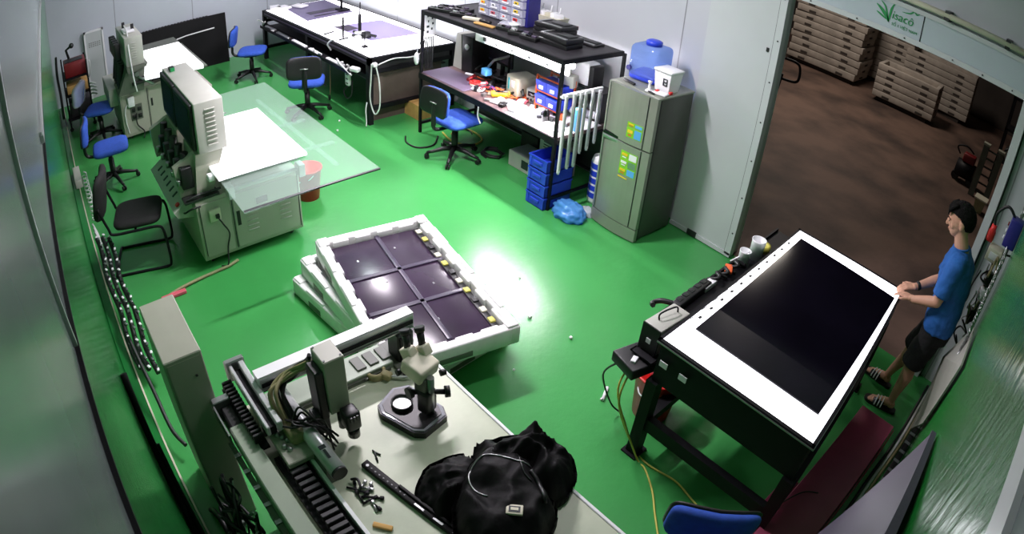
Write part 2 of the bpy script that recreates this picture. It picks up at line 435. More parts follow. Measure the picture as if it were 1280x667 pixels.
# ------------------------------------------------------------------ lights
def area(name, loc, size, power, col=(1, 1, 1), rot=(0, 0, 0), sy=None):
    l = bpy.data.lights.new(name, 'AREA'); l.energy = power; l.color = col; l.shape = 'RECTANGLE'; l.size = size; l.size_y = sy or size
    o = bpy.data.objects.new(name, l); COL.objects.link(o); o.location = loc; o.rotation_euler = rot; return o
area('ceiling_area_light', (-7.2, 3.3, 3.36), 1.2, 130, (1, .91, 1), sy=.08)
area('ceiling_area_light', (-3.7, 2.2, 3.36), .1, 135, (1, .91, 1), sy=1.0)
area('ceiling_area_light', (-1.7, 2.5, 3.36), .1, 24, (1, .91, 1), sy=1.0)  # added fill lamp, gives the right side neutral light against green bounce
area('warehouse_lamp', (-4.6, 10.2, 4.9), 1.5, 150, (1, .9, .8))
wd = bpy.data.worlds.new('world'); SC.world = wd; wd.use_nodes = True
wd.node_tree.nodes['Background'].inputs[0].default_value = (.02, .02, .022, 1)
# ------------------------------------------------------------------ chairs
def pad(w, d, h, c, bev, bend=0.0, axis='y', taper=0.0, nx=10, ny=10):
    """Upholstered pad: rounded plate, superelliptic outline, domed top; built at C in the XY plane."""
    bm = bmesh.new(); rings = []
    prof = [(0.0, .0), (.55, .0), (.86, .06), (.97, .25), (1.0, .5), (.97, .75), (.86, .93), (.55, 1.0), (0.0, 1.03)]
    n = 36
    for r, z in prof[1:-1]:
        ring = []
        for i in range(n):
            a = 2 * math.pi * i / n; ca, sa = math.cos(a), math.sin(a); e = .42
            x = w / 2 * r * math.copysign(abs(ca) ** e, ca); y = d / 2 * r * math.copysign(abs(sa) ** e, sa)
            x *= 1 + taper * (y / (d / 2))
            ring.append(bm.verts.new((x, y, (z - .5) * h + bend * ((x / (w / 2)) ** 2))))
        rings.append(ring)
    for a, b in zip(rings, rings[1:]):
        for i in range(n): bm.faces.new((a[i], a[(i + 1) % n], b[(i + 1) % n], b[i]))
    bm.faces.new(list(reversed(rings[0]))); bm.faces.new(rings[-1])
    bm.transform(Matrix.Translation(c)); return bm
def make_office_chair(label, fabric='blue_fabric', seat_h=.46, back_h=.80):
    t = thing('office_chair', label, 'chair', (0, 0, 0), 0, 'blue office chairs')
    MB().bm(pad(.45, .43, .075, (0, .02, seat_h - .03), .03), True).build('seat', fabric, t)
    b = MB(); bm = pad(.42, .27, .06, (0, 0, 0), .03, bend=.035)
    bm.transform(Matrix.Translation((0, -.23, back_h - .12)) @ Matrix.Rotation(R(82), 4, 'X')); b.bm(bm, True)
    bk = b.build('backrest', fabric, t)
    b = MB(); bm = pad(.43, .28, .03, (0, 0, 0), .03, bend=.035)
    bm.transform(Matrix.Translation((0, -.258, back_h - .12)) @ Matrix.Rotation(R(82), 4, 'X')); b.bm(bm, True)
    sh = b.build('back_shell', 'black_plastic', t); sh['label'] = 'black plastic shell behind the backrest'
    b = MB(); b.box((0, -.29, back_h - .12), (.10, .012, .012), .004); b.build('shell_slot', 'steel', sh)
    b = MB(); b.curve([(0, .0, seat_h - .085), (0, -.2, seat_h - .085), (0, -.275, seat_h - .05), (0, -.285, back_h - .3), (0, -.275, back_h - .12)], .02, 8)
    b.box((0, -.28, (seat_h + back_h) / 2 - .09), (.065, .02, .2), .008)
    b.build('back_support', 'black_plastic', t)
    b = MB(); b.box((0, .0, seat_h - .085), (.2, .2, .035), .01); b.cyl((0, 0, .1), (0, 0, seat_h - .08), .025); b.cyl((0, 0, .09), (0, 0, .3), .034)
    b.build('gas_column', 'black_plastic', t)
    b = MB(); b.curve([(.05, 0, seat_h - .085), (.2, .02, seat_h - .09), (.235, .03, seat_h - .12)], .008); b.build('lever', 'black_plastic', t)
    for i in range(5):
        a = R(72 * i + 20); d = Vector((math.cos(a), math.sin(a), 0))
        b = MB(); P = [d * r + Vector((0, 0, z)) for r, z in ((.02, .115), (.12, .105), (.23, .075), (.285, .066))]
        b.tube(P, [.028, .024, .018, .015], 8); leg = b.build('base_leg', 'black_plastic', t)
        w = d.cross(Vector((0, 0, 1))); b = MB()
        for s in (-1, 1): b.cyl(d * .285 + w * .006 * s + Vector((0, 0, .026)), d * .285 + w * .022 * s + Vector((0, 0, .026)), .026, n=14)
        b.cyl(d * .285 + Vector((0, 0, .03)), d * .285 + Vector((0, 0, .07)), .01, n=8)
        b.build('caster', 'black_plastic', leg)
    return t
ch0 = make_office_chair('blue office chair, black back shell turned outward, beside the long light table')
ch0.location = (-7.08, 3.0, 0); ch0.rotation_euler = (0, 0, R(62))     # sits facing -x
dup(ch0, (-8.98, 2.92, 0), R(-28), 'blue office chair standing by the black screen against the back wall')
dup(ch0, (-5.02, 3.74, 0), R(3), 'blue office chair pulled up to the cluttered workbench')
dup(ch0, (-6.82, .42, 0), R(-6), 'blue office chair by the left wall between the two grey bonding machines')
lc = dup(ch0, (-8.30, .47, 0), R(-20), 'blue office chair with plastic film over its back beside the trolley')
b = MB(); bm = pad(.46, .30, .1, (0, 0, 0), .03, bend=.035); bm.transform(Matrix.Translation((0, -.235, .685)) @ Matrix.Rotation(R(82), 4, 'X'))
for v in bm.verts: v.co += Vector((noise.noise(v.co * 14), noise.noise(v.co * 14 + Vector((3, 1, 2))), noise.noise(v.co * 14 + Vector((7, 1, 2))))) * .012
b.bm(bm, True); b.X = None
fo = b.build('plastic_film', 'clear_plastic', None); fo.parent = lc; KIDS.setdefault(lc.name, []).append(fo)
fc = dup(ch0, (-.31, 1.54, 0), R(217), 'blue office chair cut off by the lower edge beside the maroon cabinet')

# cantilever visitor chair
t = thing('visitor_chair', 'black cantilever visitor chair facing the near bonding machine', 'chair', (-5.06, .43, 0), R(-16))
def local(t, fn):
    b = MB(); b.X = world(t); fn(b); return b
local(t, lambda b: b.bm(pad(.46, .45, .075, (0, .02, .45), .03), True)).build('seat', 'black_fabric', t)
def f(b):
    bm = pad(.43, .40, .075, (0, 0, 0), .03, bend=.04); bm.transform(Matrix.Translation((0, -.265, .70)) @ Matrix.Rotation(R(78), 4, 'X')); b.bm(bm, True)
local(t, f).build('backrest', 'black_fabric', t)
def f(b):
    for s in (-1, 1):
        b.curve([(s * .22, -.29, .66), (s * .22, -.235, .47), (s * .225, -.2, .41), (s * .225, 0, .405), (s * .225, .2, .405), (s * .225, .25, .36), (s * .225, .26, .2), (s * .225, .255, .05), (s * .225, .21, .014), (s * .225, 0, .013), (s * .225, -.25, .013)], .0125, 8, 5)
    b.curve([(-.225, -.25, .013), (-.2, -.27, .013), (.2, -.27, .013), (.225, -.25, .013)], .0125, 8, 4)
    b.cyl((-.22, .0, .40), (.22, 0, .40), .011, n=8)
local(t, f).build('tubular_frame', 'black_metal', t)

# ------------------------------------------------------------------ large light table on the right
N1, N2, F1, F2 = Vector((-1.325, 2.29, 0)), Vector((-.325, 2.30, 0)), Vector((-1.43, 4.10, 0)), Vector((-.505, 4.11, 0))
def T(u, v, z):
    p = N1.lerp(N2, u).lerp(F1.lerp(F2, u), v); p.z = z; return p
def tb(b, u0, u1, v0, v1, z0, z1): return b.hexa([T(u0, v0, z0), T(u1, v0, z0), T(u1, v1, z0), T(u0, v1, z0), T(u0, v0, z1), T(u1, v0, z1), T(u1, v1, z1), T(u0, v1, z1)])
rt = thing('light_table', 'big black steel light table with glowing white top where the man works', 'table', (-.9, 3.2, 0), 0, None)
b = MB(); tb(b, 0, 1, 0, 1, .855, .876); tb(b, .02, .98, .01, .99, .60, .855); b.build('light_box', 'black_metal', rt)
b = MB()
for a in ((0, 1, 0, .012), (0, 1, .988, 1), (0, .018, 0, 1), (.982, 1, 0, 1)): tb(b, *a, .876, .886)
e = b.build('top_frame', 'black_metal', rt)
b = MB(); tb(b, 0, 1, -.003, 0, .866, .874); tb(b, 1, 1.004, 0, 1, .862, .876); b.build('edge_strip', 'steel', e)
b = MB(); tb(b, .02, .98, .013, .987, .876, .884); b.build('glowing_top', 'light_white', rt)
for u, v in ((.035, .02), (.965, .02), (.035, .98), (.965, .98)):
    du, dv = (.035, .022)
    b = MB(); tb(b, u - du, u + du, v - dv, v + dv, .012, .60); lg = b.build('leg', 'black_metal', rt)
    b = MB(); tb(b, u - du - .02, u + du + .02, v - dv - .012, v + dv + .012, 0, .012); b.build('foot_plate', 'black_metal', lg)
b = MB(); tb(b, .02, .98, .008, .035, .23, .32); b.build('lower_rail', 'black_metal', rt)
b = MB(); tb(b, .02, .98, .965, .992, .23, .32); b.build('lower_rail', 'black_metal', rt)
b = MB(); tb(b, .0, .07, .03, .97, .23, .29); b.build('lower_rail', 'black_metal', rt)
b = MB(); tb(b, .93, 1.0, .03, .97, .23, .29); b.build('lower_rail', 'black_metal', rt)
b = MB(); tb(b, -.17, 0, .13, .98, .79, .80); tb(b, -.17, -.155, .13, .98, .80, .82); b.build('side_tray', 'black_metal', rt)
for k, u in enumerate((.05, .18)):
    b = MB(); tb(b, u, u + .05, -.0035, 0, .74 , .775); b.build('rating_sticker', 'white', rt)
# the panel under test, with its chips along the glowing border
q = [Vector((-1.245, 2.513, .893)), Vector((-.423, 2.507, .893)), Vector((-.525, 3.93, .893)), Vector((-1.345, 3.965, .893))]
pt = thing('lcd_panel', 'dark lcd panel lying on the big glowing light table', 'panel', (-.88, 3.23, .885))
b = MB(); b.slab(q, .008); b.build('glass_face', 'lcd_black', pt)
up2 = Vector((0, 0, .0012)); b = MB(); b.slab([q[0] + up2, q[1] + up2, q[1].lerp(q[2], .17) + up2, q[0].lerp(q[3], .17) + up2], .001); b.build('reflection_strip', 'lcd_reflection', pt)  # reflection at the panel's near end, painted as a thin paler sheet
for i in range(11):
    v = .07 + .83 * i / 10; p = q[0].lerp(q[3], v)
    b = MB(); b.slab([p + Vector((-.045, -.012, -.002)), p + Vector((-.03, -.012, -.002)), p + Vector((-.03, .012, -.002)), p + Vector((-.045, .012, -.002))], .004); b.build('driver_chip', 'black_plastic', pt)
    b = MB(); b.slab([p + Vector((-.066, -.055, -.004)), p + Vector((-.063, -.055, -.004)), p + Vector((-.063, .0, -.004)), p + Vector((-.066, .0, -.004))], .003); b.build('driver_tab', 'steel_dark', pt)
# things hung on and under the table's left side
t = thing('power_supply', 'grey metal power supply box with wire handle on the light table corner', 'box', (-1.45, 2.46, .62))
b = MB(); b.b2(-1.475, -1.355, 2.36, 2.62, .70, .87, .006); bx = b.build('case', 'machine_white', t)
MB().b2(-1.475, -1.355, 2.352, 2.36, .70, .87).build('front_face', 'black_plastic', bx)
b = MB(); b.curve([(-1.43, 2.43, .87), (-1.435, 2.44, .905), (-1.415, 2.55, .91), (-1.41, 2.57, .87)], .005); b.build('wire_handle', 'black_metal', t)
b = MB(); b.b2(-1.43, -1.40, 2.348, 2.353, .76, .79); b.build('rating_sticker', 'white', bx)
b = MB(); b.b2(-1.48, -1.33, 2.30, 2.345, .69, .70); b.b2(-1.48, -1.47, 2.30, 2.62, .69, .70); b.build('hanging_bracket', 'black_metal', t)
t = thing('signal_board', 'black box with slotted lid and white plug hanging below the power supply', 'box', (-1.52, 2.25, .60))
b = MB(); b.box((-1.43, 2.34, .64), (.19, .25, .07), .008, R(-12)); c = b.build('case', 'black_plastic', t)
for i in range(6):
    MB().box((-1.48 + .02 * i, 2.38 - .004 * i, .677), (.008, .12, .006), 0, R(-12)).build('cooling_slot', 'steel_dark', c)
MB().box((-1.42, 2.27, .68), (.03, .05, .02), .004, R(20)).build('white_plug', 'white', t)
b = MB(); b.tube([(-1.39, 2.40, .66), (-1.385, 2.41, .78)], .012); b.build('hanging_strap', 'black_metal', t)
t = thing('power_strip', 'black power strip with cable lying along the light table side tray', 'power strip', (-1.52, 2.85, .80))
b = MB(); b.box((-1.49, 2.83, .825), (.06, .36, .045), .008, R(4)); c = b.build('case', 'black_plastic', t)
for i in range(5): MB().box((-1.493 - .004 * i, 2.70 + .065 * i, .849), (.035, .035, .004), .001, R(4)).build('socket', 'steel_dark', c)
b = MB(); b.curve([(-1.5, 2.66, .83), (-1.56, 2.62, .83), (-1.60, 2.60, .80), (-1.57, 2.56, .82)], .016); b.build('plug', 'black_plastic', t)
b = MB(); b.box((-1.49, 3.0, .82), (.05, .13, .035), .004, R(3)); single('adapter_box', b, 'white', 'white adapter brick on the side tray next to the power strip', 'adapter')
for i, (y, z) in enumerate(((3.1, .82), (3.2, .815), (3.32, .82))):
    b = MB(); b.curve([(-1.53, y - .06, z), (-1.47, y - .02, z + .03), (-1.52, y + .03, z + .02), (-1.46, y + .07, z)], .013)
    single('cable_coil', b, 'cable_black', 'short black cable bundle lying on the light table side tray', 'cable', 'cable bundles on the side tray')
b = MB(); b.box((-1.5, 3.24, .835), (.05, .09, .02), .005, R(30)); single('tape_holder', b, 'orange', 'small orange tape holder among cables on the side tray', 'tool')
b = MB(); b.lathe([(0, 0), (.035, 0), (.04, .10), (.041, .105), (.037, .105), (.033, .01), (0, .01)], (-1.50, 3.42, .80)); single('paper_cup', b, 'white', 'white paper cup on the side tray, nearer of two', 'cup')
b = MB(); b.lathe([(0, 0), (.045, 0), (.05, .13), (.052, .14), (.046, .14), (.042, .012), (0, .012)], (-1.49, 3.57, .80)); single('paper_cup', b, 'white', 'taller white paper cup on the side tray beside the yellow roll', 'cup')
b = MB(); b.lathe([(.022, 0), (.05, 0), (.05, .05), (.022, .05), (.022, 0)], (-1.50, 3.70, .80)); single('tape_roll', b, 'cable_yellow', 'yellowish tape roll at the far end of the side tray', 'tape')
b = MB(); b.tube([(-1.55, 3.34, .825), (-1.48, 3.46, .90)], .006); single('tweezers', b, 'white', 'thin white stick leaning on the nearer paper cup', 'stick')
def bucket(name, label, c, r0, r1, h, m, handle='white', lid=None):
    t = thing(name, label, 'bucket', c)
    b = MB(); b.lathe([(0, .004), (r0, 0), (r1, h), (r1 + .012, h), (r1 + .012, h + .012), (r1 - .004, h + .012), (r0 - .006, .01), (0, .01)], c, 28); b.build('tub', m, t)
    b = MB(); x, y, z = c; b.curve([(x - r1 - .008, y, z + h - .02), (x - r1 * .8, y - .05, z + h - .07), (x, y - r1 * .95 - .02, z + h - .10), (x + r1 * .8, y - .05, z + h - .07), (x + r1 + .008, y, z + h - .02)], .005); b.build('handle', handle, t)
    return t
bucket('plastic_bucket', 'red plastic bucket with cables in it under the big light table', (-1.45, 2.66, 0), .12, .155, .34, 'red')
t = MB(); t.box((-1.45, 2.66, .34), (.14, .1, .05), .02, R(30)); single('plastic_bag', t, 'pink', 'crumpled pink bag stuffed in the red bucket under the light table', 'bag')
def cable(label, pts, r, m, group=None, name='cord', cat='cord'):
    b = MB(); b.curve(pts, r, 6, 6); return single(name, b, m, label, cat, group)
cable('black cable looping from the signal box down past the red bucket', [(-1.5, 2.24, .62), (-1.62, 2.30, .40), (-1.60, 2.42, .10), (-1.52, 2.46, .03), (-1.40, 2.38, .02)], .006, 'cable_black')
cable('yellow cord running on the green floor toward the blue chair', [(-1.42, 2.26, .60), (-1.40, 2.2, .4), (-1.30, 2.32, .03), (-1.15, 2.30, .012), (-.96, 2.33, .012), (-.80, 2.30, .012), (-.62, 2.26, .012)], .006, 'cable_yellow')
cable('pale yellow cord trailing from the light table toward the lower edge', [(-1.45, 2.28, .60), (-1.42, 2.2, .45), (-1.24, 2.28, .03), (-1.14, 2.26, .012), (-1.0, 2.17, .012), (-.88, 2.06, .012), (-.74, 1.94, .012)], .006, 'cable_yellow')

# ------------------------------------------------------------------ maroon low cabinets, boards and cables along the right wall
t = thing('low_cabinet', 'long maroon low cabinet lying beside the big light table', 'cabinet', (-.2, 2.7, 0))
MB().b2(-.355, -.065, 1.95, 3.68, .01, .2, .006).build('body', 'maroon', t)
MB().b2(-.058, -.05, 1.95, 3.68, 0.0, .17).build('shaded_side', 'dark_red', t)  # shade of this side put into a darker red sheet
t = MB(); t.b2(-.45, -.362, 1.98, 2.76, 0, .17, .005); single('low_cabinet', t, 'maroon', 'short maroon cabinet tucked against the longer one below the light table', 'cabinet')
cable('thin dark cord lying across the maroon cabinet top', [(-.42, 2.3, .176), (-.36, 2.5, .206), (-.30, 2.68, .206), (-.22, 2.75, .206)], .004, 'cable_black')
b = MB(); A, B_, C_, D_ = Vector((.112, 1.75, 1.74)), Vector((.10, .72, 2.25)), Vector((-.20, .72, .0)), Vector((-.235, 1.75, 0))
nn = Vector((-.015, 0, .003)); b.hexa([D_, C_, B_, A, D_ + nn, C_ + nn, B_ + nn, A + nn])
b.hexa([A + Vector((-.02, 0, -.004)), B_ + Vector((-.02, 0, -.004)), B_ + Vector((.0, 0, -.004)), A + Vector((0, 0, -.004)), A + Vector((-.02, 0, .004)), B_ + Vector((-.02, 0, .004)), B_ + Vector((0, 0, .004)), A + Vector((0, 0, .004))])
single('leaning_board', b, 'purple_grey', 'large grey purple board leaning against the green wall at the lower right', 'board')
b = MB(); Q = [Vector((.085, 4.2, .93)), Vector((-.01, 4.2, .62)), Vector((.045, 3.9, .03)), Vector((.075, 2.9, .95))]
Q = [Vector((.098, 3.9, 1.05)), Vector((-.005, 4.1, .62)), Vector((.06, 4.0, .02)), Vector((.10, 3.2, .70)), Vector((.104, 2.75, 1.42))]
nn = Vector((-.01, 0, .002)); k = len(Q); b.add(Q + [v + nn for v in Q], [list(range(k)), list(range(2 * k - 1, k - 1, -1))] + [(i, (i + 1) % k, k + (i + 1) % k, k + i) for i in range(k)])
single('leaning_sheet', b, 'sheet_grey', 'pale curved sheet leaning on the right wall behind the man', 'sheet')
for i, (x, dz, m) in enumerate(((-.005, 0, 'cable_black'), (.02, 0, 'cable_white'), (.045, 0, 'cable_olive'))):
    cable(['black', 'white', 'olive'][i] + ' cable run along the foot of the right wall', [(x, 2.3, .02), (x + .004, 2.8, .025), (x - .006, 3.3, .02), (x + .006, 3.8, .025), (x, 4.3, .02), (x, 4.6, .03)], .011, m)
MB
t = thing('cable_duct', 'black cable duct along the foot of the right wall', 'duct', (.085, 3.4, 0))
MB().b2(.068, .112, 2.25, 4.62, 0, .05, .004).build('duct_body', 'black_plastic', t)
b = MB()
for i in range(20): b.b2(.066, .114, 2.3 + .115 * i, 2.33 + .115 * i, .05, .054)
b.build('duct_clip', 'steel', t)
# sockets, plugs and cords near the right-hand corner
t = thing('socket_board', 'cream socket box hung near the right corner behind the man', 'socket box', (-.01, 4.3, 1.35))
b = MB(); b.box((-.005, 4.3, 1.40), (.12, .12, .10), .01); b.build('case', 'cream', t)
MB().box((-.005, 4.237, 1.40), (.07, .006, .05), .002).build('socket_plate', 'white', t)
b = MB(); b.tube([(.05, 4.32, 1.42), (.115, 4.32, 1.44)], .008); b.build('wall_hook', 'steel_dark', t)
t = thing('industrial_plug', 'red industrial plug on a black cord by the right corner', 'plug', (-.09, 4.3, 1.5))
b = MB(); b.lathe([(0, 0), (.026, 0), (.03, .02), (.03, .07), (.022, .09), (.02, .12), (0, .12)], (-.085, 4.3, 1.46), 16); b.build('plug_body', 'red', t)
b = MB(); b.curve([(-.085, 4.3, 1.57), (-.10, 4.3, 1.66), (-.04, 4.3, 1.74), (.03, 4.3, 1.70), (.06, 4.32, 1.62)], .011); b.build('cord', 'cable_black', t)
t = thing('control_box', 'dark purple control box on the wall by the right corner', 'box', (.05, 4.35, 1.55))
MB().box((.065, 4.3, 1.60), (.10, .12, .20), .008).build('case', 'navy_plastic', t)
for z in (1.55, 1.6, 1.65): MB().cyl((.012, 4.27, z), (.002, 4.27, z), .014).build('button', 'dark_red' if z > 1.6 else 'white', t)
rnd = random.Random(3)
for i in range(9):
    z = .75 + .075 * i; P = [(rnd.uniform(-.03, .08), 4.3 + rnd.uniform(-.12, .1), z + rnd.uniform(-.12, .12)) for _ in range(6)]
    cable('tangled cord hanging on the wall by the right corner below the socket box', P, rnd.uniform(.005, .009), ('cable_black', 'cable_white', 'cable_olive')[i % 3], 'tangled cords by the right corner')
for i, (y, z, w) in enumerate(((4.3, 1.22, .10), (4.25, 1.12, .08), (4.3, .92, .09))):
    b = MB(); b.box((.03, y, z), (.05, .06, w), .006, R(20)); single('adapter_box', b, ('black_plastic', 'white', 'black_plastic')[i], ('black adapter just below the cream socket box', 'white adapter in the cord tangle on the right wall', 'lowest black adapter in the cord tangle on the right wall')[i], 'adapter')
cable('black cord dangling down the wall behind the man', [(-.05, 4.5, 1.16), (-.07, 4.5, 1.02), (-.06, 4.5, .9), (-.10, 4.5, .74), (-.08, 4.5, .72)], .007, 'cable_black')
# silver lattice sleeve hanging along the wall
b = MB()
P0 = [Vector((.095, 4.66, 2.02)), Vector((.085, 4.5, 1.75)), Vector((.075, 4.2, 1.45)), Vector((.07, 3.9, 1.22)), Vector((.075, 3.6, 1.12)), Vector((.08, 3.4, 1.08))]
pp = smooth_path(P0, 8)
for s in range(5):
    b.tube([p + Vector((-.012 * math.cos(i * 1.6 + s * 1.25) - .005, .028 * math.sin(i * 1.6 + s * 1.25), .028 * math.cos(i * 1.6 + s * 1.25))) for i, p in enumerate(pp)], .0045, 5)
single('cable_sleeve', b, 'steel', 'silver braided sleeve hanging along the green right wall', 'sleeve')
# ------------------------------------------------------------------ long light table at the back
LX0, LX1, LY0, LY1, LZ = -9.86, -6.28, 3.43, 4.66, .815
lt = thing('light_table', 'long black framed table with overexposed glowing white top by the back corner', 'table', (-8.1, 4.05, 0))
MB().b2(LX0 + .04, LX1 - .04, LY0 + .04, LY1 - .02, LZ - .012, LZ).build('glowing_top', 'light_table', lt)
b = MB(); b.b2(LX0, LX1, LY0, LY0 + .045, LZ - .08, LZ + .004); b.b2(LX0, LX1, LY1 - .025, LY1, LZ - .08, LZ + .004); b.b2(LX0, LX0 + .045, LY0, LY1, LZ - .08, LZ + .004); b.b2(LX1 - .045, LX1, LY0, LY1, LZ - .08, LZ + .004)
fr = b.build('top_frame', 'black_metal', lt)
MB().b2(LX0 + .1, LX1 - .05, LY0 - .004, LY0, LZ - .045, LZ - .025).build('front_stripe', 'purple_grey', fr)
b = MB(); b.b2(LX0 + .06, LX1 - .06, LY0 + .05, LY1 - .05, LZ - .09, LZ - .014); b.build('diffuser_box', 'black_metal', lt)
for x in (LX0 + .03, -8.05, LX1 - .03):
    for y in (LY0 + .03, LY1 - .05):
        b = MB(); b.b2(x - .035, x + .035, y - .03, y + .03, 0, LZ - .08); b.build('leg', 'black_metal', lt)
for x in (LX0 + .03, LX1 - .03):
    for z in (.17, .62):
        MB().b2(x - .02, x + .02, LY0 + .05, LY1 - .07, z, z + .05).build('side_rail', 'black_metal', lt)
MB().b2(LX0 + .06, LX1 - .06, LY0 + .02, LY0 + .05, .56, .60).build('front_rail', 'black_metal', lt)
MB().b2(LX0 + .06, LX1 - .06, LY1 - .08, LY1 - .05, .17, .22).build('back_rail', 'black_metal', lt)
MB().b2(LX0 + .06, LX1 - .1, LY0 + .02, LY1 - .1, .545, .56).build('under_shelf', 'black_board', lt)
MB().b2(LX1 - .03, LX1 - .02, LY0 + .08, LY1 - .1, .62, .735).build('drawer_panel', 'black_board', lt)
def panel_on(name, label, q, t, m):
    c = sum((Vector(v) for v in q), Vector()) / 4; b = MB(); b.slab(q, t); return single(name, b, m, label, 'panel')
z = LZ + .012
pp_ = thing('lcd_panel', 'dim violet lcd panel on the long light table, farther one from the workbench', 'panel', (-9.2, 4.05, LZ))
MB().slab([(-10.1 + .35, 3.76, z), (-8.54, 3.66, z), (-8.60, 4.43, z), (-9.75, 4.5, z)], .008).build('glass_face', 'purple_glow', pp_)
for x, w in ((-8.95, .09), (-8.72, .03)): MB().slab([(x - w, 3.85, z + .004), (x + w, 3.85, z + .004), (x + w, 4.4, z + .004), (x - w, 4.4, z + .004)], .003).build('post_reflection', 'purple_panel', pp_)  # reflection of the stand posts, painted as dark strips on the panel
pq = thing('lcd_panel', 'small lit violet lcd panel on the long light table under the stand', 'panel', (-7.4, 4.15, LZ))
MB().slab([(-7.93, 3.78, z), (-6.95, 3.84, z), (-6.90, 4.5, z), (-7.85, 4.48, z)], .008).build('glass_face', 'purple_lit', pq)
MB().slab([(-7.93, 3.78, z + .004), (-7.55, 3.80, z + .004), (-7.6, 4.0, z + .004), (-7.86, 3.98, z + .004)], .003).build('dark_corner', 'purple_panel', pq)
for i, (x, y, a) in enumerate(((-9.52, 3.95, .3), (-9.62, 3.72, .1), (-9.75, 3.62, -.2))):
    b = MB(); b.box((x, y, z + .025), (.26, .16, .03), .006, a); single('paper_stack', b, 'paper', ('white box of sheets on the far violet panel', 'white papers on the far left end of the long light table', 'paper pad at the outer corner of the long light table')[i], 'papers')
t = thing('inspection_camera', 'white headed stand reaching over the farther violet panel', 'stand', (-8.8, 4.3, LZ))
b = MB(); b.b2(-8.9, -8.7, 4.28, 4.44, z, z + .02); b.cyl((-8.85, 4.36, z), (-8.85, 4.36, 1.25), .018); b.build('post', 'black_metal', t)
b = MB(); b.box((-8.88, 4.22, 1.16), (.16, .2, .12), .02); b.build('camera_head', 'white', t)
t = thing('probe_stand', 'dark probe stand with thin upright rods on the long light table', 'stand', (-7.15, 3.8, LZ))
b = MB(); b.cyl((-7.19, 3.80, z), (-7.19, 3.80, 1.13), .022); b.cyl((-7.19, 3.80, 1.13), (-7.185, 3.80, 1.29), .008); b.build('tall_post', 'black_metal', t)
b = MB(); b.cyl((-7.30, 3.62, z), (-7.30, 3.62, 1.10), .013); b.build('short_post', 'black_metal', t)
b = MB(); b.box((-7.15, 3.80, .85), (.22, .18, .035), .01); b.box((-7.06, 3.82, .89), (.08, .10, .06), .01); b.build('stage', 'black_plastic', t)
b = MB(); b.box((-7.16, 3.80, .89), (.13, .10, .04), .01, .4); b.box((-7.04, 3.70, .87), (.08, .06, .05), .01); b.build('stage_clamp', 'white', t)
b = MB(); b.cyl((-7.25, 3.74, .90), (-6.98, 3.92, .86), .018); b.build('objective', 'black_plastic', t)
b = MB(); b.cyl((-6.72, 3.62, .83), (-6.72, 3.62, 1.02), .008); b.b2(-6.75, -6.69, 3.59, 3.65, z, z + .02); single('probe_rod', b, 'black_metal', 'thin upright rod at the near corner of the long light table', 'rod')
for i, (x, y, a, l) in enumerate(((-7.6, 3.56, 1.1, .13), (-7.2, 3.58, .9, .12))):
    b = MB(); b.tube([(x - l / 2 * math.cos(a), y - l / 2 * math.sin(a), z), (x + l / 2 * math.cos(a), y + l / 2 * math.sin(a), z + .03)], .012); single('screwdriver', b, 'black_plastic', ('short black driver on the table rim left of the probe stand', 'short black driver on the table rim just below the probe stand')[i], 'tool')
# cable tray along the front edge
t = thing('cable_tray', 'grey tray of white cable duct along the front of the long light table', 'tray', (-8, 3.36, .6))
b = MB(); b.b2(-9.6, -6.5, 3.30, 3.42, .60, .612); b.b2(-9.6, -6.5, 3.295, 3.305, .60, .64); b.build('tray_body', 'black_metal', t)
rnd = random.Random(5)
x = -9.5
while x < -6.7:
    l = rnd.uniform(.2, .5); b = MB(); b.box((x + l / 2, 3.36 + rnd.uniform(-.015, .015), .63), (l, .05, .03), .008, rnd.uniform(-.05, .05)); b.build('duct_piece', 'white' if rnd.random() < .75 else 'steel', t); x += l + rnd.uniform(.02, .2)
for i, (x, y) in enumerate(((-9.7, 3.37), (-9.2, 3.36), (-7.45, 3.35), (-6.85, 3.34), (-6.6, 3.34))):
    P = [(x + rnd.uniform(-.14, .14), y + rnd.uniform(-.05, .03), .63 + rnd.uniform(-.03, .06)) for _ in range(5)]
    cable('white cable bunched in the tray along the front of the long light table', P, .011, 'cable_white', 'cables bunched in the front tray')
cable('grey cable curving over the front rim of the long light table', [(-7.28, 3.44, .70), (-7.30, 3.40, .78), (-7.22, 3.44, .85), (-7.10, 3.50, .83)], .011, 'cable_white')
cable('thin string with a black weight hanging from the long light table', [(-7.2, 3.38, .60), (-7.2, 3.38, .35), (-7.22, 3.38, .12)], .005, 'cable_olive')
b = MB(); b.box((-7.24, 3.38, .08), (.03, .03, .07), .01, .5); single('string_weight', b, 'black_plastic', 'small black weight at the end of the hanging string', 'weight')
t = thing('hand_controller', 'white hand controller hung at the corner of the long light table', 'controller', (-6.66, 3.37, .42))
b = MB(); b.box((-6.66, 3.36, .51), (.09, .05, .2), .02); b.build('case', 'white', t)
for k in range(3): MB().box((-6.64, 3.333, .45 + .055 * k), (.05, .006, .012), .002).build('label_line', 'ink', t)
b = MB(); b.curve([(-6.66, 3.36, .41), (-6.72, 3.33, .33), (-6.62, 3.32, .27), (-6.54, 3.34, .33), (-6.55, 3.36, .5)], .008); b.build('cord', 'cable_black', t)
b = MB(); b.box((-6.48, 3.36, .66), (.14, .07, .06), .02, .3); single('cable_clamp', b, 'white', 'white clamp above the hand controller', 'clamp')
cable('white cable loop hanging at the right end of the long light table', [(-6.15, 3.40, .80), (-6.17, 3.40, .6), (-6.19, 3.40, .36), (-6.12, 3.42, .20), (-6.04, 3.44, .32), (-6.05, 3.44, .6), (-6.10, 3.42, .80)], .009, 'cable_white')
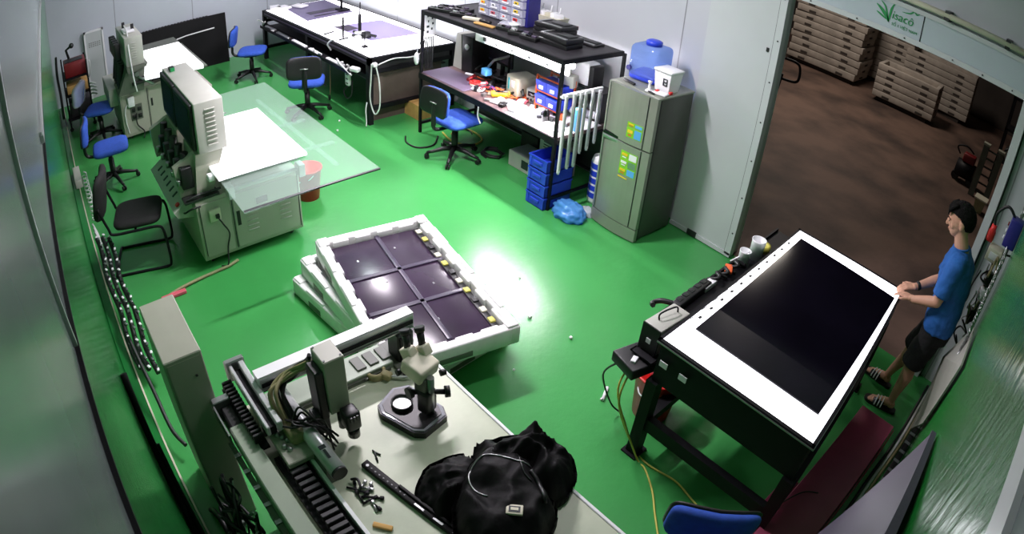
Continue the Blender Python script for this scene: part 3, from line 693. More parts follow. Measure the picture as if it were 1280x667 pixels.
b = MB(); b.box((-6.10, 3.41, .80), (.05, .05, .05), .01); single('cable_hook', b, 'white', 'white hook holding the cable loop on the table end', 'hook')
cable('white cable draped over the right end of the long light table', [(-6.1, 3.45, .79), (-6.18, 3.7, .80), (-6.2, 3.95, .77), (-6.22, 4.1, .79)], .008, 'cable_white')
cable('pale cable running down the near leg of the long light table', [(-6.27, 3.40, .30), (-6.28, 3.39, .2), (-6.26, 3.385, .08), (-6.26, 3.38, .012)], .008, 'cable_white')
for i, (x, y, zz) in enumerate(((-7.0, 4.1, .585), (-6.7, 4.2, .585), (-6.5, 3.9, .585))):
    b = MB(); b.box((x, y, zz + .02), (.22, .16, .05), .01, .4 * i); single('parts_tray', b, ('steel_dark', 'black_plastic', 'purple_grey')[i], ('dark steel tray', 'black tray', 'greyish tray')[i] + ' on the shelf under the long light table', 'tray')
b = MB(); b.b2(-6.4, -6.38, 3.55, 4.5, .0, .58); single('brown_board', b, 'board_brown', 'dull brown board standing under the right end of the long light table', 'board')
# ------------------------------------------------------------------ repair workbench
WX0, WX1, WY0, WY1 = -5.79, -3.66, 3.80, 4.62
wb = thing('workbench', 'black framed repair workbench with cluttered brown top and high shelf', 'workbench', (-4.72, 4.2, 0))
b = MB(); b.b2(WX0, WX1, WY0, WY1, .69, .72, .004, 1); tp = b.build('bench_top', 'bench_top', wb)
MB().b2(WX0 - .002, WX1 + .002, WY0 - .012, WY0, .66, .722).build('front_edge', 'black_metal', tp)
MB().b2(WX0 + .01, -5.02, WY0 + .02, WY0 + .36, .72, .726, .002, 1).build('work_mat', 'bench_purple', tp)
MB().b2(-4.35, WX1 - .01, WY0 + .01, WY0 + .6, .72, .724).build('white_laminate', 'paper', tp)
for x in (WX0 + .012, WX1 - .012):
    for y, m in ((WY0 + .012, 0), (WY1 - .02, 0)):
        MB().b2(x - .014, x + .014, y - .014, y + .014, 0, 1.41).build('post', 'black_metal', wb)
MB().b2(WX0, WX1, WY0, WY1 - .05, 1.41, 1.437, .003, 1).build('shelf_board', 'black_board', wb)
b = MB(); b.b2(WX0, WX1, WY0 - .004, WY0 + .02, 1.395, 1.44); b.b2(WX1 - .02, WX1 + .004, WY0, WY1 - .05, 1.395, 1.44); b.b2(WX0 - .004, WX0 + .02, WY0, WY1 - .05, 1.395, 1.44); b.build('shelf_frame', 'black_metal', wb)
for x in (WX0 + .012, WX1 - .012):
    MB().b2(x - .01, x + .01, WY0 + .02, WY1 - .03, .66, .69).build('side_rail', 'black_metal', wb)
    MB().b2(x - .01, x + .01, WY0 + .02, WY1 - .03, .10, .13).build('side_rail', 'black_metal', wb)
MB().b2(WX0, WX1, WY1 - .04, WY1 - .02, .10, .13).build('back_rail', 'black_metal', wb)
MB().b2(WX0 + .05, WX1 - .1, WY1 - .03, WY1 - .02, .13, .66).build('back_panel', 'black_board', wb)
# shelf lamp
t = thing('shelf_lamp', 'bright white lamp strip under the front of the workbench shelf', 'lamp', (-4.5, 4.02, 1.3))
b = MB(); b.b2(-5.12, -3.80, 4.015, 4.04, 1.22, 1.39, .004, 1); b.build('reflector', 'white_gloss', t)
b = MB(); b.cyl((-4.85, 3.985, 1.345), (-3.72, 3.985, 1.345), .026, n=14); b.build('tube', 'lamp_tube', t)
for i in range(4): MB().box((-4.78 + .24 * i, 4.008, 1.26), (.03, .012, .025), .003).build('clip', 'steel_dark', t)
MB().b2(-4.98, -4.94, 4.005, 4.016, 1.25, 1.29).build('switch', 'black_plastic', t)
# on the shelf: parts organiser with clear drawers
oz = 1.437
og = thing('drawer_organizer', 'navy blue drawer organiser with clear labelled drawers on the shelf', 'organiser', (-5.0, 4.33, oz))
b = MB(); b.b2(-5.36, -4.64, 4.26, 4.42, oz, oz + .36, .004, 1); b.build('case', 'navy_plastic', og)
cols = ['yellow', 'clear_plastic', 'clear_plastic', 'red', 'clear_plastic', 'yellow', 'red', 'clear_plastic', 'yellow', 'clear_plastic', 'red', 'clear_plastic', 'yellow', 'clear_plastic', 'clear_plastic', 'yellow']
for r in range(4):
    for c in range(4):
        x0 = -5.34 + .172 * c; z0 = oz + .012 + .086 * r
        b = MB(); b.b2(x0, x0 + .16, 4.205, 4.258, z0, z0 + .074, .004, 1); d = b.build('drawer', 'clear_plastic', og)
        MB().b2(x0 + .03, x0 + .13, 4.198, 4.205, z0 + .02, z0 + .035).build('drawer_lip', 'white', d)
        k = (r * 4 + c)
        MB().b2(x0 + .04, x0 + .10, 4.199, 4.205, z0 + .04, z0 + .066).build('drawer_label', ['yellow', 'pink', 'white', 'red', 'yellow', 'white', 'pink'][k % 7], d)
        MB().b2(x0 + .055, x0 + .085, 4.1975, 4.199, z0 + .045, z0 + .058).build('label_mark', ['red', 'ink'][k % 2], d)
# dark circuit frames stacked on the shelf
def board_frame(c, d, rz, label):
    t = thing('circuit_tray', label, 'tray', c, rz, 'black trays of circuit boards on the shelf')
    def f(b): b.box((0, 0, d[2] / 2), d, .004)
    local(t, f).build('tray_body', 'black_plastic', t)
    def f(b): b.box((.0, -d[1] / 2 + .02, d[2] + .004), (d[0] * .9, .025, .008), .002); b.box((-d[0] / 2 + .03, 0, d[2] + .004), (.03, d[1] * .7, .008), .002)
    local(t, f).build('connector_strip', 'steel', t)
    def f(b): b.box((.04, .03, d[2] + .004), (d[0] * .5, d[1] * .45, .01), .002)
    local(t, f).build('circuit_board', 'steel_dark', t)
for i in range(3): board_frame((-4.30 + .01 * i, 4.30, oz + .045 * i), (.34, .24, .04), .05 * i - .05, ORD[i] + ' from the bottom of three black circuit trays stacked farther back on the shelf')
for i in range(2): board_frame((-4.05 + .01 * i, 4.13, oz + .05 * i), (.36, .22, .045), .06 - .07 * i, ('lower', 'upper')[i] + ' black circuit tray in the stack at the shelf front')
board_frame((-3.98, 4.42, oz), (.28, .16, .02), .1, 'thin black circuit tray lying at the right end of the shelf')
for i, (x, y, a, l, m) in enumerate(((-5.62, 3.93, .3, .3, 'steel_dark'), (-5.45, 4.02, .2, .26, 'black_plastic'), (-5.55, 4.12, .25, .34, 'black_plastic'), (-5.30, 3.98, .35, .28, 'black_plastic'), (-5.68, 4.05, .3, .2, 'black_board'), (-4.44, 4.0, .5, .22, 'black_plastic'), (-4.28, 3.98, .1, .2, 'black_plastic'), (-4.66, 4.0, .2, .16, 'steel_dark'))):
    t = thing('circuit_board', ['long steel cased board at the left end of the shelf', 'black cased board second from the left end of the shelf', 'longest black board behind others at the shelf left end', 'black board just left of the blue organiser', 'short dark board in the far left shelf corner', 'black board beside the white spool on the shelf', 'black board in front of the circuit tray stack', 'dark steel board left of the white spool'][i], 'board', (x, y, oz), a, 'loose boards on the shelf')
    local(t, lambda b: b.box((0, 0, .02), (l, .08, .04), .006)).build('case', m, t)
    def f(b):
        for k in range(3): b.box((-l * .3 + l * .3 * k, -.01, .046), (.05, .03, .02), .003)
    for k in range(3): local(t, lambda b: b.box((-l * .3 + l * .3 * k, -.01, .046), (.05, .03, .02), .003)).build('component', ('steel', 'black_gloss', 'purple_grey')[k], t)
b = MB(); b.box((-5.12, 3.96, oz + .02), (.2, .06, .03), .008, .4); single('meter_case', b, 'cream', 'small cream device lying left of the wooden tool on the shelf', 'device')
t = thing('wooden_tool', 'tan wooden tool lying along the shelf front below the organiser', 'tool', (-4.9, 3.93, oz)); b = MB(); b.box((-4.88, 3.93, oz + .012), (.26, .05, .02), .006, .12); b.build('blade', 'cardboard', t); b = MB(); b.cyl((-5.0, 3.97, oz + .03), (-4.86, 3.99, oz + .03), .016); b.build('grip', 'black_plastic', t)
b = MB(); b.lathe([(0, 0), (.055, 0), (.055, .01), (.03, .012), (.03, .09), (.055, .092), (.055, .1), (0, .1)], (-4.52, 4.0, oz)); single('solder_spool', b, 'white', 'white spool of wire standing on the shelf front', 'spool')
b = MB(); b.ball((-4.72, 4.08, oz + .035), .09, sc=(1.1, .8, .4)); single('plastic_bag', b, 'clear_plastic', 'clear bag of parts on the shelf left of the spool', 'bag')
t = thing('parts_tray', 'cream open tray filled with clutter at the back of the shelf', 'tray', (-4.62, 4.48, oz))
b = MB(); b.hexa([(-4.86, 4.42, oz), (-4.42, 4.42, oz), (-4.42, 4.56, oz), (-4.86, 4.56, oz), (-4.9, 4.40, oz + .13), (-4.38, 4.40, oz + .13), (-4.38, 4.57, oz + .13), (-4.9, 4.57, oz + .13)]); b.build('tray_body', 'cream', t)
rnd = random.Random(9)
for k in range(7): MB().box((-4.82 + .065 * k, 4.48 + rnd.uniform(-.03, .03), oz + .145), (.05, .09, .03 + rnd.random() * .03), .006, rnd.uniform(-.6, .6)).build('loose_part', rnd.choice(['cream', 'white', 'paper']), t)
for k in range(3): MB().cyl((-4.7 + .12 * k, 4.5, oz + .13), (-4.69 + .12 * k, 4.51, oz + .23), .007, n=8).build('upright_stick', 'white', t)
# hanging at the left end of the bench
t = thing('wire_bundle', 'bundle of dark test leads hanging at the left end of the workbench', 'leads', (-5.82, 3.86, .85))
for k in range(6): MB().curve([(-5.79, 3.86 + .02 * k, 1.12), (-5.80, 3.85 + .025 * k, 1.0), (-5.805, 3.87 + .02 * k, .85 - .01 * k), (-5.80, 3.88 + .02 * k, .74)], .007).build('lead', ('cable_black', 'cable_black', 'steel_dark')[k % 3], t)
t = thing('wall_note', 'white sheet with dark drawings clipped to the shelf post', 'paper', (-5.77, 3.9, 1.1))
MB().b2(-5.778, -5.772, 3.84, 3.98, 1.14, 1.40).build('sheet', 'paper', t)
rnd = random.Random(4)
for k in range(7): MB().b2(-5.772, -5.770, 3.86 + .05 * (k % 2) + rnd.uniform(0, .02), 3.885 + .05 * (k % 2) + rnd.uniform(0, .02), 1.17 + .03 * k, 1.195 + .03 * k).build('drawing_mark', 'ink', t)
t = thing('white_mouse', 'white computer mouse hanging by its cord at the bench corner', 'mouse', (-5.84, 3.80, .8)); b = MB(); b.ball((-5.84, 3.79, .87), .05, sc=(.7, .6, 1.5)); b.build('shell', 'white', t); b = MB(); b.curve([(-5.84, 3.79, .93), (-5.83, 3.80, 1.0), (-5.80, 3.81, 1.08)], .005); b.build('cord', 'cable_white', t)
# monitors, boxes and instruments standing on the bench
bz = .722
t = thing('desk_monitor', 'black monitor standing at the back of the workbench', 'monitor', (-5.15, 4.4, bz), R(-6))
local(t, lambda b: b.box((0, 0, .33), (.44, .03, .32), .008)).build('bezel', 'black_plastic', t)
local(t, lambda b: b.box((0, -.016, .335), (.40, .004, .27))).build('screen', 'lcd_grey', t)
local(t, lambda b: (b.box((0, .03, .1), (.05, .03, .24), .006), b.box((0, .0, .008), (.24, .18, .016), .006))).build('stand', 'black_plastic', t)
t = thing('computer_tower', 'black computer tower standing by the monitor on the workbench', 'computer', (-5.5, 4.42, bz))
MB().b2(-5.60, -5.42, 4.22, 4.58, bz, bz + .42, .006).build('case', 'black_plastic', t)
MB().lathe([(0, 0), (.03, 0), (.035, .012), (.022, .02), (0, .02)], (-5.50, 4.215, bz + .30), 16, Vector((0, -1, 0))).build('front_fan', 'white', t)
t = thing('white_enclosure', 'pale grey enclosure with slanted side at the left end of the bench', 'box', (-5.72, 4.3, bz))
b = MB(); b.hexa([(-5.78, 4.24, bz), (-5.62, 4.24, bz), (-5.62, 4.56, bz), (-5.78, 4.56, bz), (-5.76, 4.26, bz + .40), (-5.68, 4.26, bz + .40), (-5.64, 4.56, bz + .40), (-5.76, 4.56, bz + .40)]); b.build('case', 'machine_white', t)
t = thing('desk_lamp', 'small lamp with a light blue head on a jointed arm on the bench', 'lamp', (-5.0, 4.2, bz))
b = MB(); b.tube([(-4.9, 4.3, bz + .34), (-5.02, 4.2, bz + .28), (-5.06, 4.16, bz + .2)], .014); b.build('arm', 'steel', t)
b = MB(); b.box((-5.06, 4.14, bz + .15), (.09, .08, .08), .012); b.build('lamp_head', 'sky', t)
b = MB(); b.cyl((-4.9, 4.3, bz), (-4.9, 4.3, bz + .34), .012); b.build('post', 'black_metal', t)
t = thing('soldering_station', 'white soldering station with a turquoise stripe on the workbench', 'instrument', (-4.66, 4.3, bz))
b = MB(); b.box((-4.66, 4.28, bz + .11), (.22, .24, .2), .015, -.15); c = b.build('case', 'cream', t)
MB().box((-4.735, 4.168, bz + .12), (.025, .006, .12), .002, -.15).build('stripe', 'teal', c); MB().box((-4.66, 4.155, bz + .13), (.06, .006, .07), .002, -.15).build('display', 'white', c)
t = thing('multimeter', 'yellow multimeter lying on the workbench in front of the soldering station', 'meter', (-4.72, 4.06, bz), R(55))
local(t, lambda b: b.box((0, 0, .025), (.19, .095, .045), .014)).build('case', 'yellow', t)
local(t, lambda b: b.box((.01, 0, .049), (.13, .06, .006), .002)).build('face', 'black_plastic', t)
local(t, lambda b: b.box((.05, 0, .053), (.05, .045, .004), .001)).build('display', 'steel', t)
local(t, lambda b: b.cyl((-.02, 0, .05), (-.02, 0, .06), .018)).build('dial', 'black_gloss', t)
t = thing('bin_rack', 'red framed rack holding blue parts bins on the workbench', 'rack', (-4.1, 4.2, bz))
b = MB()
for x in (-4.28, -3.96):
    for y in (4.12, 4.30): b.b2(x - .008, x + .008, y - .008, y + .008, bz, bz + .36)
for z2 in (.06, .2, .34):
    for y in (4.12, 4.30): b.b2(-4.28, -3.96, y - .007, y + .007, bz + z2, bz + z2 + .014)
b.build('frame', 'orange', t)
for r in range(2):
    for c in range(2):
        b = MB(); x0 = -4.265 + .15 * c; z0 = bz + .075 + .14 * r; b.hexa([(x0, 4.11, z0), (x0 + .14, 4.11, z0), (x0 + .14, 4.3, z0), (x0, 4.3, z0), (x0, 4.085, z0 + .10), (x0 + .14, 4.085, z0 + .10), (x0 + .14, 4.3, z0 + .10), (x0, 4.3, z0 + .10)]); bn = b.build('bin', 'blue_plastic', t)
        MB().b2(x0 + .05, x0 + .10, 4.082, 4.09, z0 + .03, z0 + .06).build('bin_label', 'white', bn)
# clutter on the bench
rnd = random.Random(21)
items = [(-5.35, 4.22, .24, .03, 'white', .35, 'white strip lying across the bench left of the red wires'), (-4.98, 3.98, .13, .08, 'paper', .5, 'crumpled white paper left of the multimeter'), (-4.45, 4.0, .24, .13, 'paper', .1, 'white sheet on the bench before the bin rack'), (-4.28, 3.93, .20, .12, 'white', -.3, 'white board near the front edge of the bench'), (-4.56, 3.92, .18, .1, 'paper', .2, 'white sheet by the bench front edge'), (-4.12, 4.03, .2, .1, 'white', .5, 'white box lid at the foot of the bin rack'), (-3.85, 3.95, .22, .16, 'paper', 0, 'white paper at the bench right corner'), (-4.48, 4.14, .10, .07, 'pink', .4, 'pale pink packet by the soldering station')]
for x, y, l, w, m, a, lab in items:
    b = MB(); b.box((x, y, bz + .012), (l, w, .018), .004, a); single('paper_scrap' if m == 'paper' else 'flat_pack', b, m, lab, 'packet')
for i in range(8):
    x = -5.28 + .1 * i + rnd.uniform(-.04, .04); y = 4.1 + rnd.uniform(-.12, .14)
    cable('red and orange wire lying tangled on the workbench', [(x + rnd.uniform(-.12, .12), y + rnd.uniform(-.1, .1), bz + .012 + rnd.uniform(0, .04)) for _ in range(5)], .005, rnd.choice(['red', 'orange', 'pink']), 'coloured wires tangled on the bench', 'wire', 'wire')
for i in range(9):
    x = -5.35 + .12 * i + rnd.uniform(-.05, .05); y = 4.25 + rnd.uniform(-.06, .12)
    cable('black lead lying tangled at the back of the workbench', [(x + rnd.uniform(-.12, .12), y + rnd.uniform(-.08, .08), bz + .02 + rnd.uniform(0, .1)) for _ in range(5)], .013, rnd.choice(['cable_black', 'steel_dark']), 'black leads tangled on the bench')
for i in range(10):
    x = -4.9 + .1 * i + rnd.uniform(-.03, .03); y = 3.9 + rnd.uniform(-.04, .22); b = MB(); b.box((x, y, bz + .015), (rnd.uniform(.04, .09), rnd.uniform(.03, .05), .026), .004, rnd.uniform(-1, 1))
    single('electronic_part', b, rnd.choice(['black_plastic', 'steel', 'white', 'cream', 'steel_dark']), 'small loose electronic part among the bench clutter', 'part', 'loose parts on the bench')
rnd = random.Random(77)
def clutter(name, label, cat, group, spots, mk):
    for i, (x, y, a) in enumerate(spots):
        t = thing(name, label if isinstance(label, str) else label[i], cat, (x, y, bz), a, group); mk(t, i)
def mk_coil(t, i):
    def f(b): b.lathe([(.035, 0), (.06, 0), (.065, .02), (.06, .04), (.035, .04), (.03, .02), (.035, 0)], (0, 0, 0), 18)
    o = local(t, f); o.build('wound_wire', ('red', 'cable_black', 'orange', 'cable_black')[i % 4], t)
clutter('wire_coil', ('red wire coil at the bench centre', 'black wire coil behind the multimeter', 'orange wire coil beside the soldering station', 'black wire coil near the monitor stand'), 'coil', 'wire coils on the workbench', [(-5.12, 4.05, 0), (-4.86, 4.2, 0), (-4.5, 4.24, 0), (-5.3, 4.32, 0)], mk_coil)
def mk_psu(t, i):
    local(t, lambda b: b.box((0, 0, .07), (.14, .2, .14), .008)).build('case', ('steel_dark', 'black_plastic', 'machine_white')[i], t)
    local(t, lambda b: b.box((0, -.102, .09), (.09, .006, .05), .002)).build('display', ('teal', 'red', 'black_gloss')[i], t)
    for k in range(3): local(t, lambda b: b.cyl((-.04 + .04 * k, -.1, .035), (-.04 + .04 * k, -.112, .035), .011, n=10)).build('knob', 'black_plastic', t)
clutter('bench_supply', ('dark steel power unit at the back of the bench beside the monitor', 'black power unit at the back of the bench centre', 'white power unit just left of the bin rack'), 'instrument', None, [(-4.9, 4.45, .1), (-4.42, 4.45, -.1), (-4.44, 4.3, .15)], mk_psu)
def mk_gun(t, i):
    local(t, lambda b: (b.cyl((-.09, 0, .05), (.06, 0, .05), .026), b.cyl((.06, 0, .05), (.10, 0, .05), .014))).build('barrel', 'black_plastic', t)
    local(t, lambda b: b.tube([(-.07, 0, .05), (-.10, -.08, .03), (-.11, -.12, .025)], .02)).build('grip', ('dark_red', 'blue_dark')[i], t)
clutter('hot_air_gun', ('hot air tool with dark red grip lying behind the white strip', 'hot air tool with dark blue grip lying near the bench centre'), 'tool', None, [(-5.2, 4.2, .5), (-4.95, 4.12, 2.2)], mk_gun)
for i in range(26):
    x = -5.1 + .055 * i + rnd.uniform(-.04, .04); y = 3.88 + rnd.uniform(0, .34); h = rnd.uniform(.012, .06); b = MB(); b.box((x, y, bz + h / 2), (rnd.uniform(.03, .11), rnd.uniform(.02, .06), h), .004, rnd.uniform(-1.4, 1.4))
    single('electronic_part', b, rnd.choice(['black_plastic', 'steel', 'white', 'cream', 'steel_dark', 'black_plastic', 'orange', 'paper']), 'small loose electronic part among the bench clutter', 'part', 'loose parts on the bench')
b = MB(); b.lathe([(0, 0), (.032, 0), (.034, .09), (.02, .11), (.02, .13), (0, .13)], (-4.12, 3.93, bz), 18); single('solvent_bottle', b, 'clear_plastic', 'clear solvent bottle on the bench below the bin rack', 'bottle')
b = MB(); b.lathe([(0, 0), (.032, 0), (.034, .09), (.02, .11), (.02, .13), (0, .13)], (-3.98, 3.98, bz), 18); single('solvent_bottle', b, 'black_gloss', 'dark bottle on the bench next to the right post', 'bottle')
# right part of the bench: raised back ledge with a white device
t = thing('raised_stand', 'dark raised stand at the right back corner of the bench', 'stand', (-3.95, 4.52, bz))
b = MB(); b.b2(-4.3, -3.70, 4.40, 4.60, bz + .28, bz + .30); b.b2(-4.3, -4.28, 4.40, 4.60, bz, bz + .28); b.b2(-3.72, -3.70, 4.40, 4.60, bz, bz + .28); b.build('stand_body', 'black_board', t)
t = thing('label_printer', 'white device with a black end standing on the raised stand', 'printer', (-4.1, 4.48, bz + .30))
b = MB(); b.b2(-4.24, -3.92, 4.41, 4.58, bz + .30, bz + .52, .02); b.build('case', 'white', t); b = MB(); b.b2(-3.92, -3.86, 4.415, 4.575, bz + .30, bz + .51, .015); b.build('end_cover', 'black_plastic', t)
b = MB(); b.box((-4.02, 4.28, bz + .35), (.14, .1, .12), .01, .2); single('meter_box', b, 'machine_white', 'white panel meter behind the bin rack', 'meter')
for i in range(4):
    b = MB(); b.ball((-3.95 + .06 * i, 4.3 + .03 * i, bz + .02 + .05), .045, sc=(1.1, .8, .8)); single('plastic_wad', b, ('white', 'clear_plastic', 'clear_plastic', 'white')[i], ('leftmost white plastic wad by the hanging light bars', 'clear plastic wad second from the bin rack', 'clear plastic wad third from the bin rack', 'white plastic wad closest to the fridge')[i], 'plastic wad')
# light bars hung at the right end of the bench
for i, (y, z0, z1, r) in enumerate(((3.83, .40, 1.13, .017), (3.93, .43, 1.14, .019), (4.01, .43, 1.14, .017), (4.07, .55, 1.14, .017), (4.16, .56, 1.15, .017), (4.25, .61, 1.12, .017))):
    t = thing('hanging_light_bar', ORD[i] + ' of the white light bars hung at the bench end, counted from the front post', 'light bar', (-3.6, y, z0), 0, 'white light bars hung at the bench end')
    MB().b2(-3.618, -3.60, y - r, y + r, z0, z1, .004, 1).build('bar', 'white_gloss', t)
    MB().b2(-3.60, -3.594, y - r * .5, y + r * .5, z0 + .03, z1 - .02).build('light_strip', 'alu', t)
    MB().cyl((-3.61, y, z0 - .012), (-3.61, y, z0 + .004), r * .7, n=10).build('end_cap', 'white', t)
t = thing('bar_rail', 'white rail carrying the hanging light bars at the bench end', 'rail', (-3.62, 4.04, 1.13)); MB().b2(-3.64, -3.618, 3.80, 4.30, 1.10, 1.14, .004, 1).build('rail_body', 'white', t)
for y in (3.81, 4.29): MB().b2(-3.68, -3.64, y - .01, y + .01, 1.105, 1.12).build('rail_bracket', 'white', t)
b = MB(); b.b2(-3.72, -3.66, 4.05, 4.13, bz, bz + .22, .01); single('spray_bottle', b, 'sky', 'blue and white bottle behind the hanging light bars', 'bottle')
# ------------------------------------------------------------------ under and beside the bench
for i in range(4):
    t = thing('stacking_crate', ('bottom', 'second lowest', 'second highest', 'top')[i] + ' blue plastic crate of the stack at the bench right end', 'crate', (-3.78, 3.95, .125 * i), 0, 'blue stacking crates')
    z0 = .125 * i; x0, x1, y0, y1 = -3.91, -3.68, 3.76, 4.10
    b = MB()
    b.b2(x0, x1, y0, y1, z0, z0 + .008); b.b2(x0, x1, y0, y0 + .008, z0, z0 + .118); b.b2(x0, x1, y1 - .008, y1, z0, z0 + .118); b.b2(x0, x0 + .008, y0, y1, z0, z0 + .118); b.b2(x1 - .008, x1, y0, y1, z0, z0 + .118)
    b.build('crate_body', 'blue_plastic', t)
    b = MB(); b.b2(x0 - .008, x1 + .008, y0 - .008, y0, z0 + .105, z0 + .12); b.b2(x1, x1 + .008, y0, y1, z0 + .105, z0 + .12); b.b2(x0 - .008, x0, y0, y1, z0 + .105, z0 + .12)
    for x in (x0, x1 - .03): b.b2(x, x + .03, y0 - .006, y0, z0 + .01, z0 + .105)
    b.build('rim', 'blue_plastic', t)
    MB().b2(x0 + .06, x1 - .06, y0 - .012, y0, z0 + .05, z0 + .08, .003, 1).build('handle', 'blue_plastic', t)
b = MB(); bm = bmesh.new(); bmesh.ops.create_icosphere(bm, subdivisions=4, radius=1)
for v in bm.verts:
    n_ = noise.noise(v.co * 3) * .25 + noise.noise(v.co * 8) * .12; v.co *= 1 + n_; v.co.x *= .17; v.co.y *= .13; v.co.z = max(v.co.z, -.4) * .10 + .042
bm.transform(Matrix.Translation((-3.48, 3.90, 0))); b.bm(bm, True); single('plastic_bag', b, 'bag_blue', 'shiny blue plastic bag on the floor between crates and fridge', 'bag')
b = MB(); bm = bmesh.new(); bmesh.ops.create_icosphere(bm, subdivisions=3, radius=1)
for v in bm.verts:
    v.co *= 1 + noise.noise(v.co * 4) * .3; v.co.x *= .08; v.co.y *= .07; v.co.z = max(v.co.z, -.3) * .06 + .02
bm.transform(Matrix.Translation((-3.42, 4.06, .0))); b.bm(bm, True); single('plastic_bag', b, 'clear_plastic', 'clear crumpled bag behind the blue bag by the fridge', 'bag')
t = thing('water_pack', 'tall white pack printed with blue blocks between crates and fridge', 'pack', (-3.55, 4.33, 0))
b = MB(); b.lathe([(0, 0), (.085, 0), (.09, .03), (.09, .42), (.075, .47), (0, .48)], (-3.55, 4.33, 0), 20); b.build('pack_body', 'white', t)
for k in range(5):
    b = MB(); zz = .06 + .075 * k
    b.lathe([(.0915, zz), (.0915, zz + .055)], (-3.55, 4.33, 0), 20); b.build('printed_band', 'blue_plastic', t)
for i, (x, y, sx, sy, h, m, lab) in enumerate(((-4.42, 4.25, .36, .26, .17, 'machine_white', 'white carton with dark print on the floor left of the blue crates'), (-4.2, 4.42, .34, .2, .36, 'machine_white', 'taller grey white machine casing deep under the bench'), (-4.62, 4.5, .26, .18, .26, 'black_board', 'dark box deep under the workbench'))):
    t = thing('carton' if i == 0 else 'storage_box', lab, 'box', (x, y, 0)); MB().b2(x - sx / 2, x + sx / 2, y - sy / 2, y + sy / 2, 0, h, .005, 1).build('box_body', m, t)
    if i == 0: MB().b2(x + .02, x + .12, y - sy / 2 - .002, y - sy / 2, .04, .13).build('printed_block', 'ink', t)
    if i == 1:
        for k in range(3): MB().b2(x - .11, x + .11, y - sy / 2 - .003, y - sy / 2, .26 + .03 * k, .272 + .03 * k).build('vent_slot', 'ink', t)
t = thing('cardboard_box', 'open brown cardboard box on the floor left of the workbench', 'box', (-6.2, 4.1, 0))
b = MB(); b.b2(-6.38, -6.08, 3.98, 4.28, 0, .18); b.build('box_body', 'cardboard', t)
b = MB(); b.slab([(-6.38, 3.98, .182), (-6.24, 3.98, .186), (-6.24, 4.28, .186), (-6.38, 4.28, .182)], .004); b.slab([(-6.22, 3.98, .187), (-6.08, 3.98, .182), (-6.08, 4.28, .182), (-6.22, 4.28, .187)], .004); b.build('lid_flap', 'cardboard', t)
cable('black power cord curling on the green floor left of the bench chair', [(-5.75, 3.60, .012), (-5.6, 3.52, .012), (-5.42, 3.55, .012), (-5.38, 3.72, .012), (-5.55, 3.9, .012)], .009, 'cable_black')
cable('yellow green hose coil on the floor under the workbench', [(-5.6, 4.0, .015), (-5.35, 3.95, .015), (-5.15, 4.05, .015), (-5.2, 4.25, .015), (-5.45, 4.3, .015), (-5.6, 4.2, .015), (-5.5, 4.05, .02)], .011, 'cable_yellow')
for i in range(3): cable('dark cable coil lying on the floor under the workbench', [(-4.85 + .12 * math.cos(k + i), 4.1 + .1 * math.sin(k + i) + .02 * i, .012 + .012 * i) for k in range(6)], .009, 'cable_black', 'dark coils under the bench')
cable('white cord hanging below the bench front edge', [(-4.72, 3.79, .66), (-4.72, 3.785, .58), (-4.70, 3.785, .53), (-4.67, 3.785, .50)], .008, 'cable_white')
# ------------------------------------------------------------------ fridge
fx0, fx1, fy0, fy1 = -3.352, -2.835, 4.02, 4.56
fr = thing('refrigerator', 'olive grey two door refrigerator with green stickers beside the doorway', 'refrigerator', (-3.09, 4.3, 0))
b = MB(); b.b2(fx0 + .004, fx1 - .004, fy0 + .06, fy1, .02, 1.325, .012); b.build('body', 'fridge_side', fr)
MB().b2(fx0, fx1, fy0 + .05, fy1 + .01, 1.315, 1.34, .012).build('top_cover', 'fridge', fr)
def fdoor(z0, z1, name):
    b = MB(); P = []
    n = 10
    for i in range(n + 1):
        x = fx0 + (fx1 - fx0) * i / n; s = (i / n - .5) * 2; P.append((x, fy0 + .002 + .028 * s * s))
    P += [(fx1, fy0 + .075), (fx0, fy0 + .075)]
    b.prism(P, z0, z1); return b.build(name, 'fridge', fr)
dl = fdoor(.135, .86, 'lower_door'); du = fdoor(.872, 1.335, 'freezer_door'); pl = fdoor(.012, .128, 'plinth')
for d, z in ((dl, .84), (du, .875)):
    b = MB(); b.b2(fx0 + .02, fx0 + .26, fy0 + .004, fy0 + .03, z - .012, z + .022, .006, 1); b.build('recessed_handle', 'black_gloss' if d is du else 'steel', d)
for d, z0, z1 in ((dl, .14, .855), (du, .875, 1.33)):
    MB().b2(fx1 - .075, fx1 - .071, fy0 + .008, fy0 + .02, z0, z1).build('trim_line', 'ink', d); MB().b2(fx0 + .03, fx0 + .034, fy0 + .006, fy0 + .02, z0, z1).build('trim_line', 'steel', d)
MB().b2(fx1 - .003, fx1 + .002, fy0 + .07, fy0 + .085, .02, 1.32).build('door_gasket', 'black_plastic', fr)
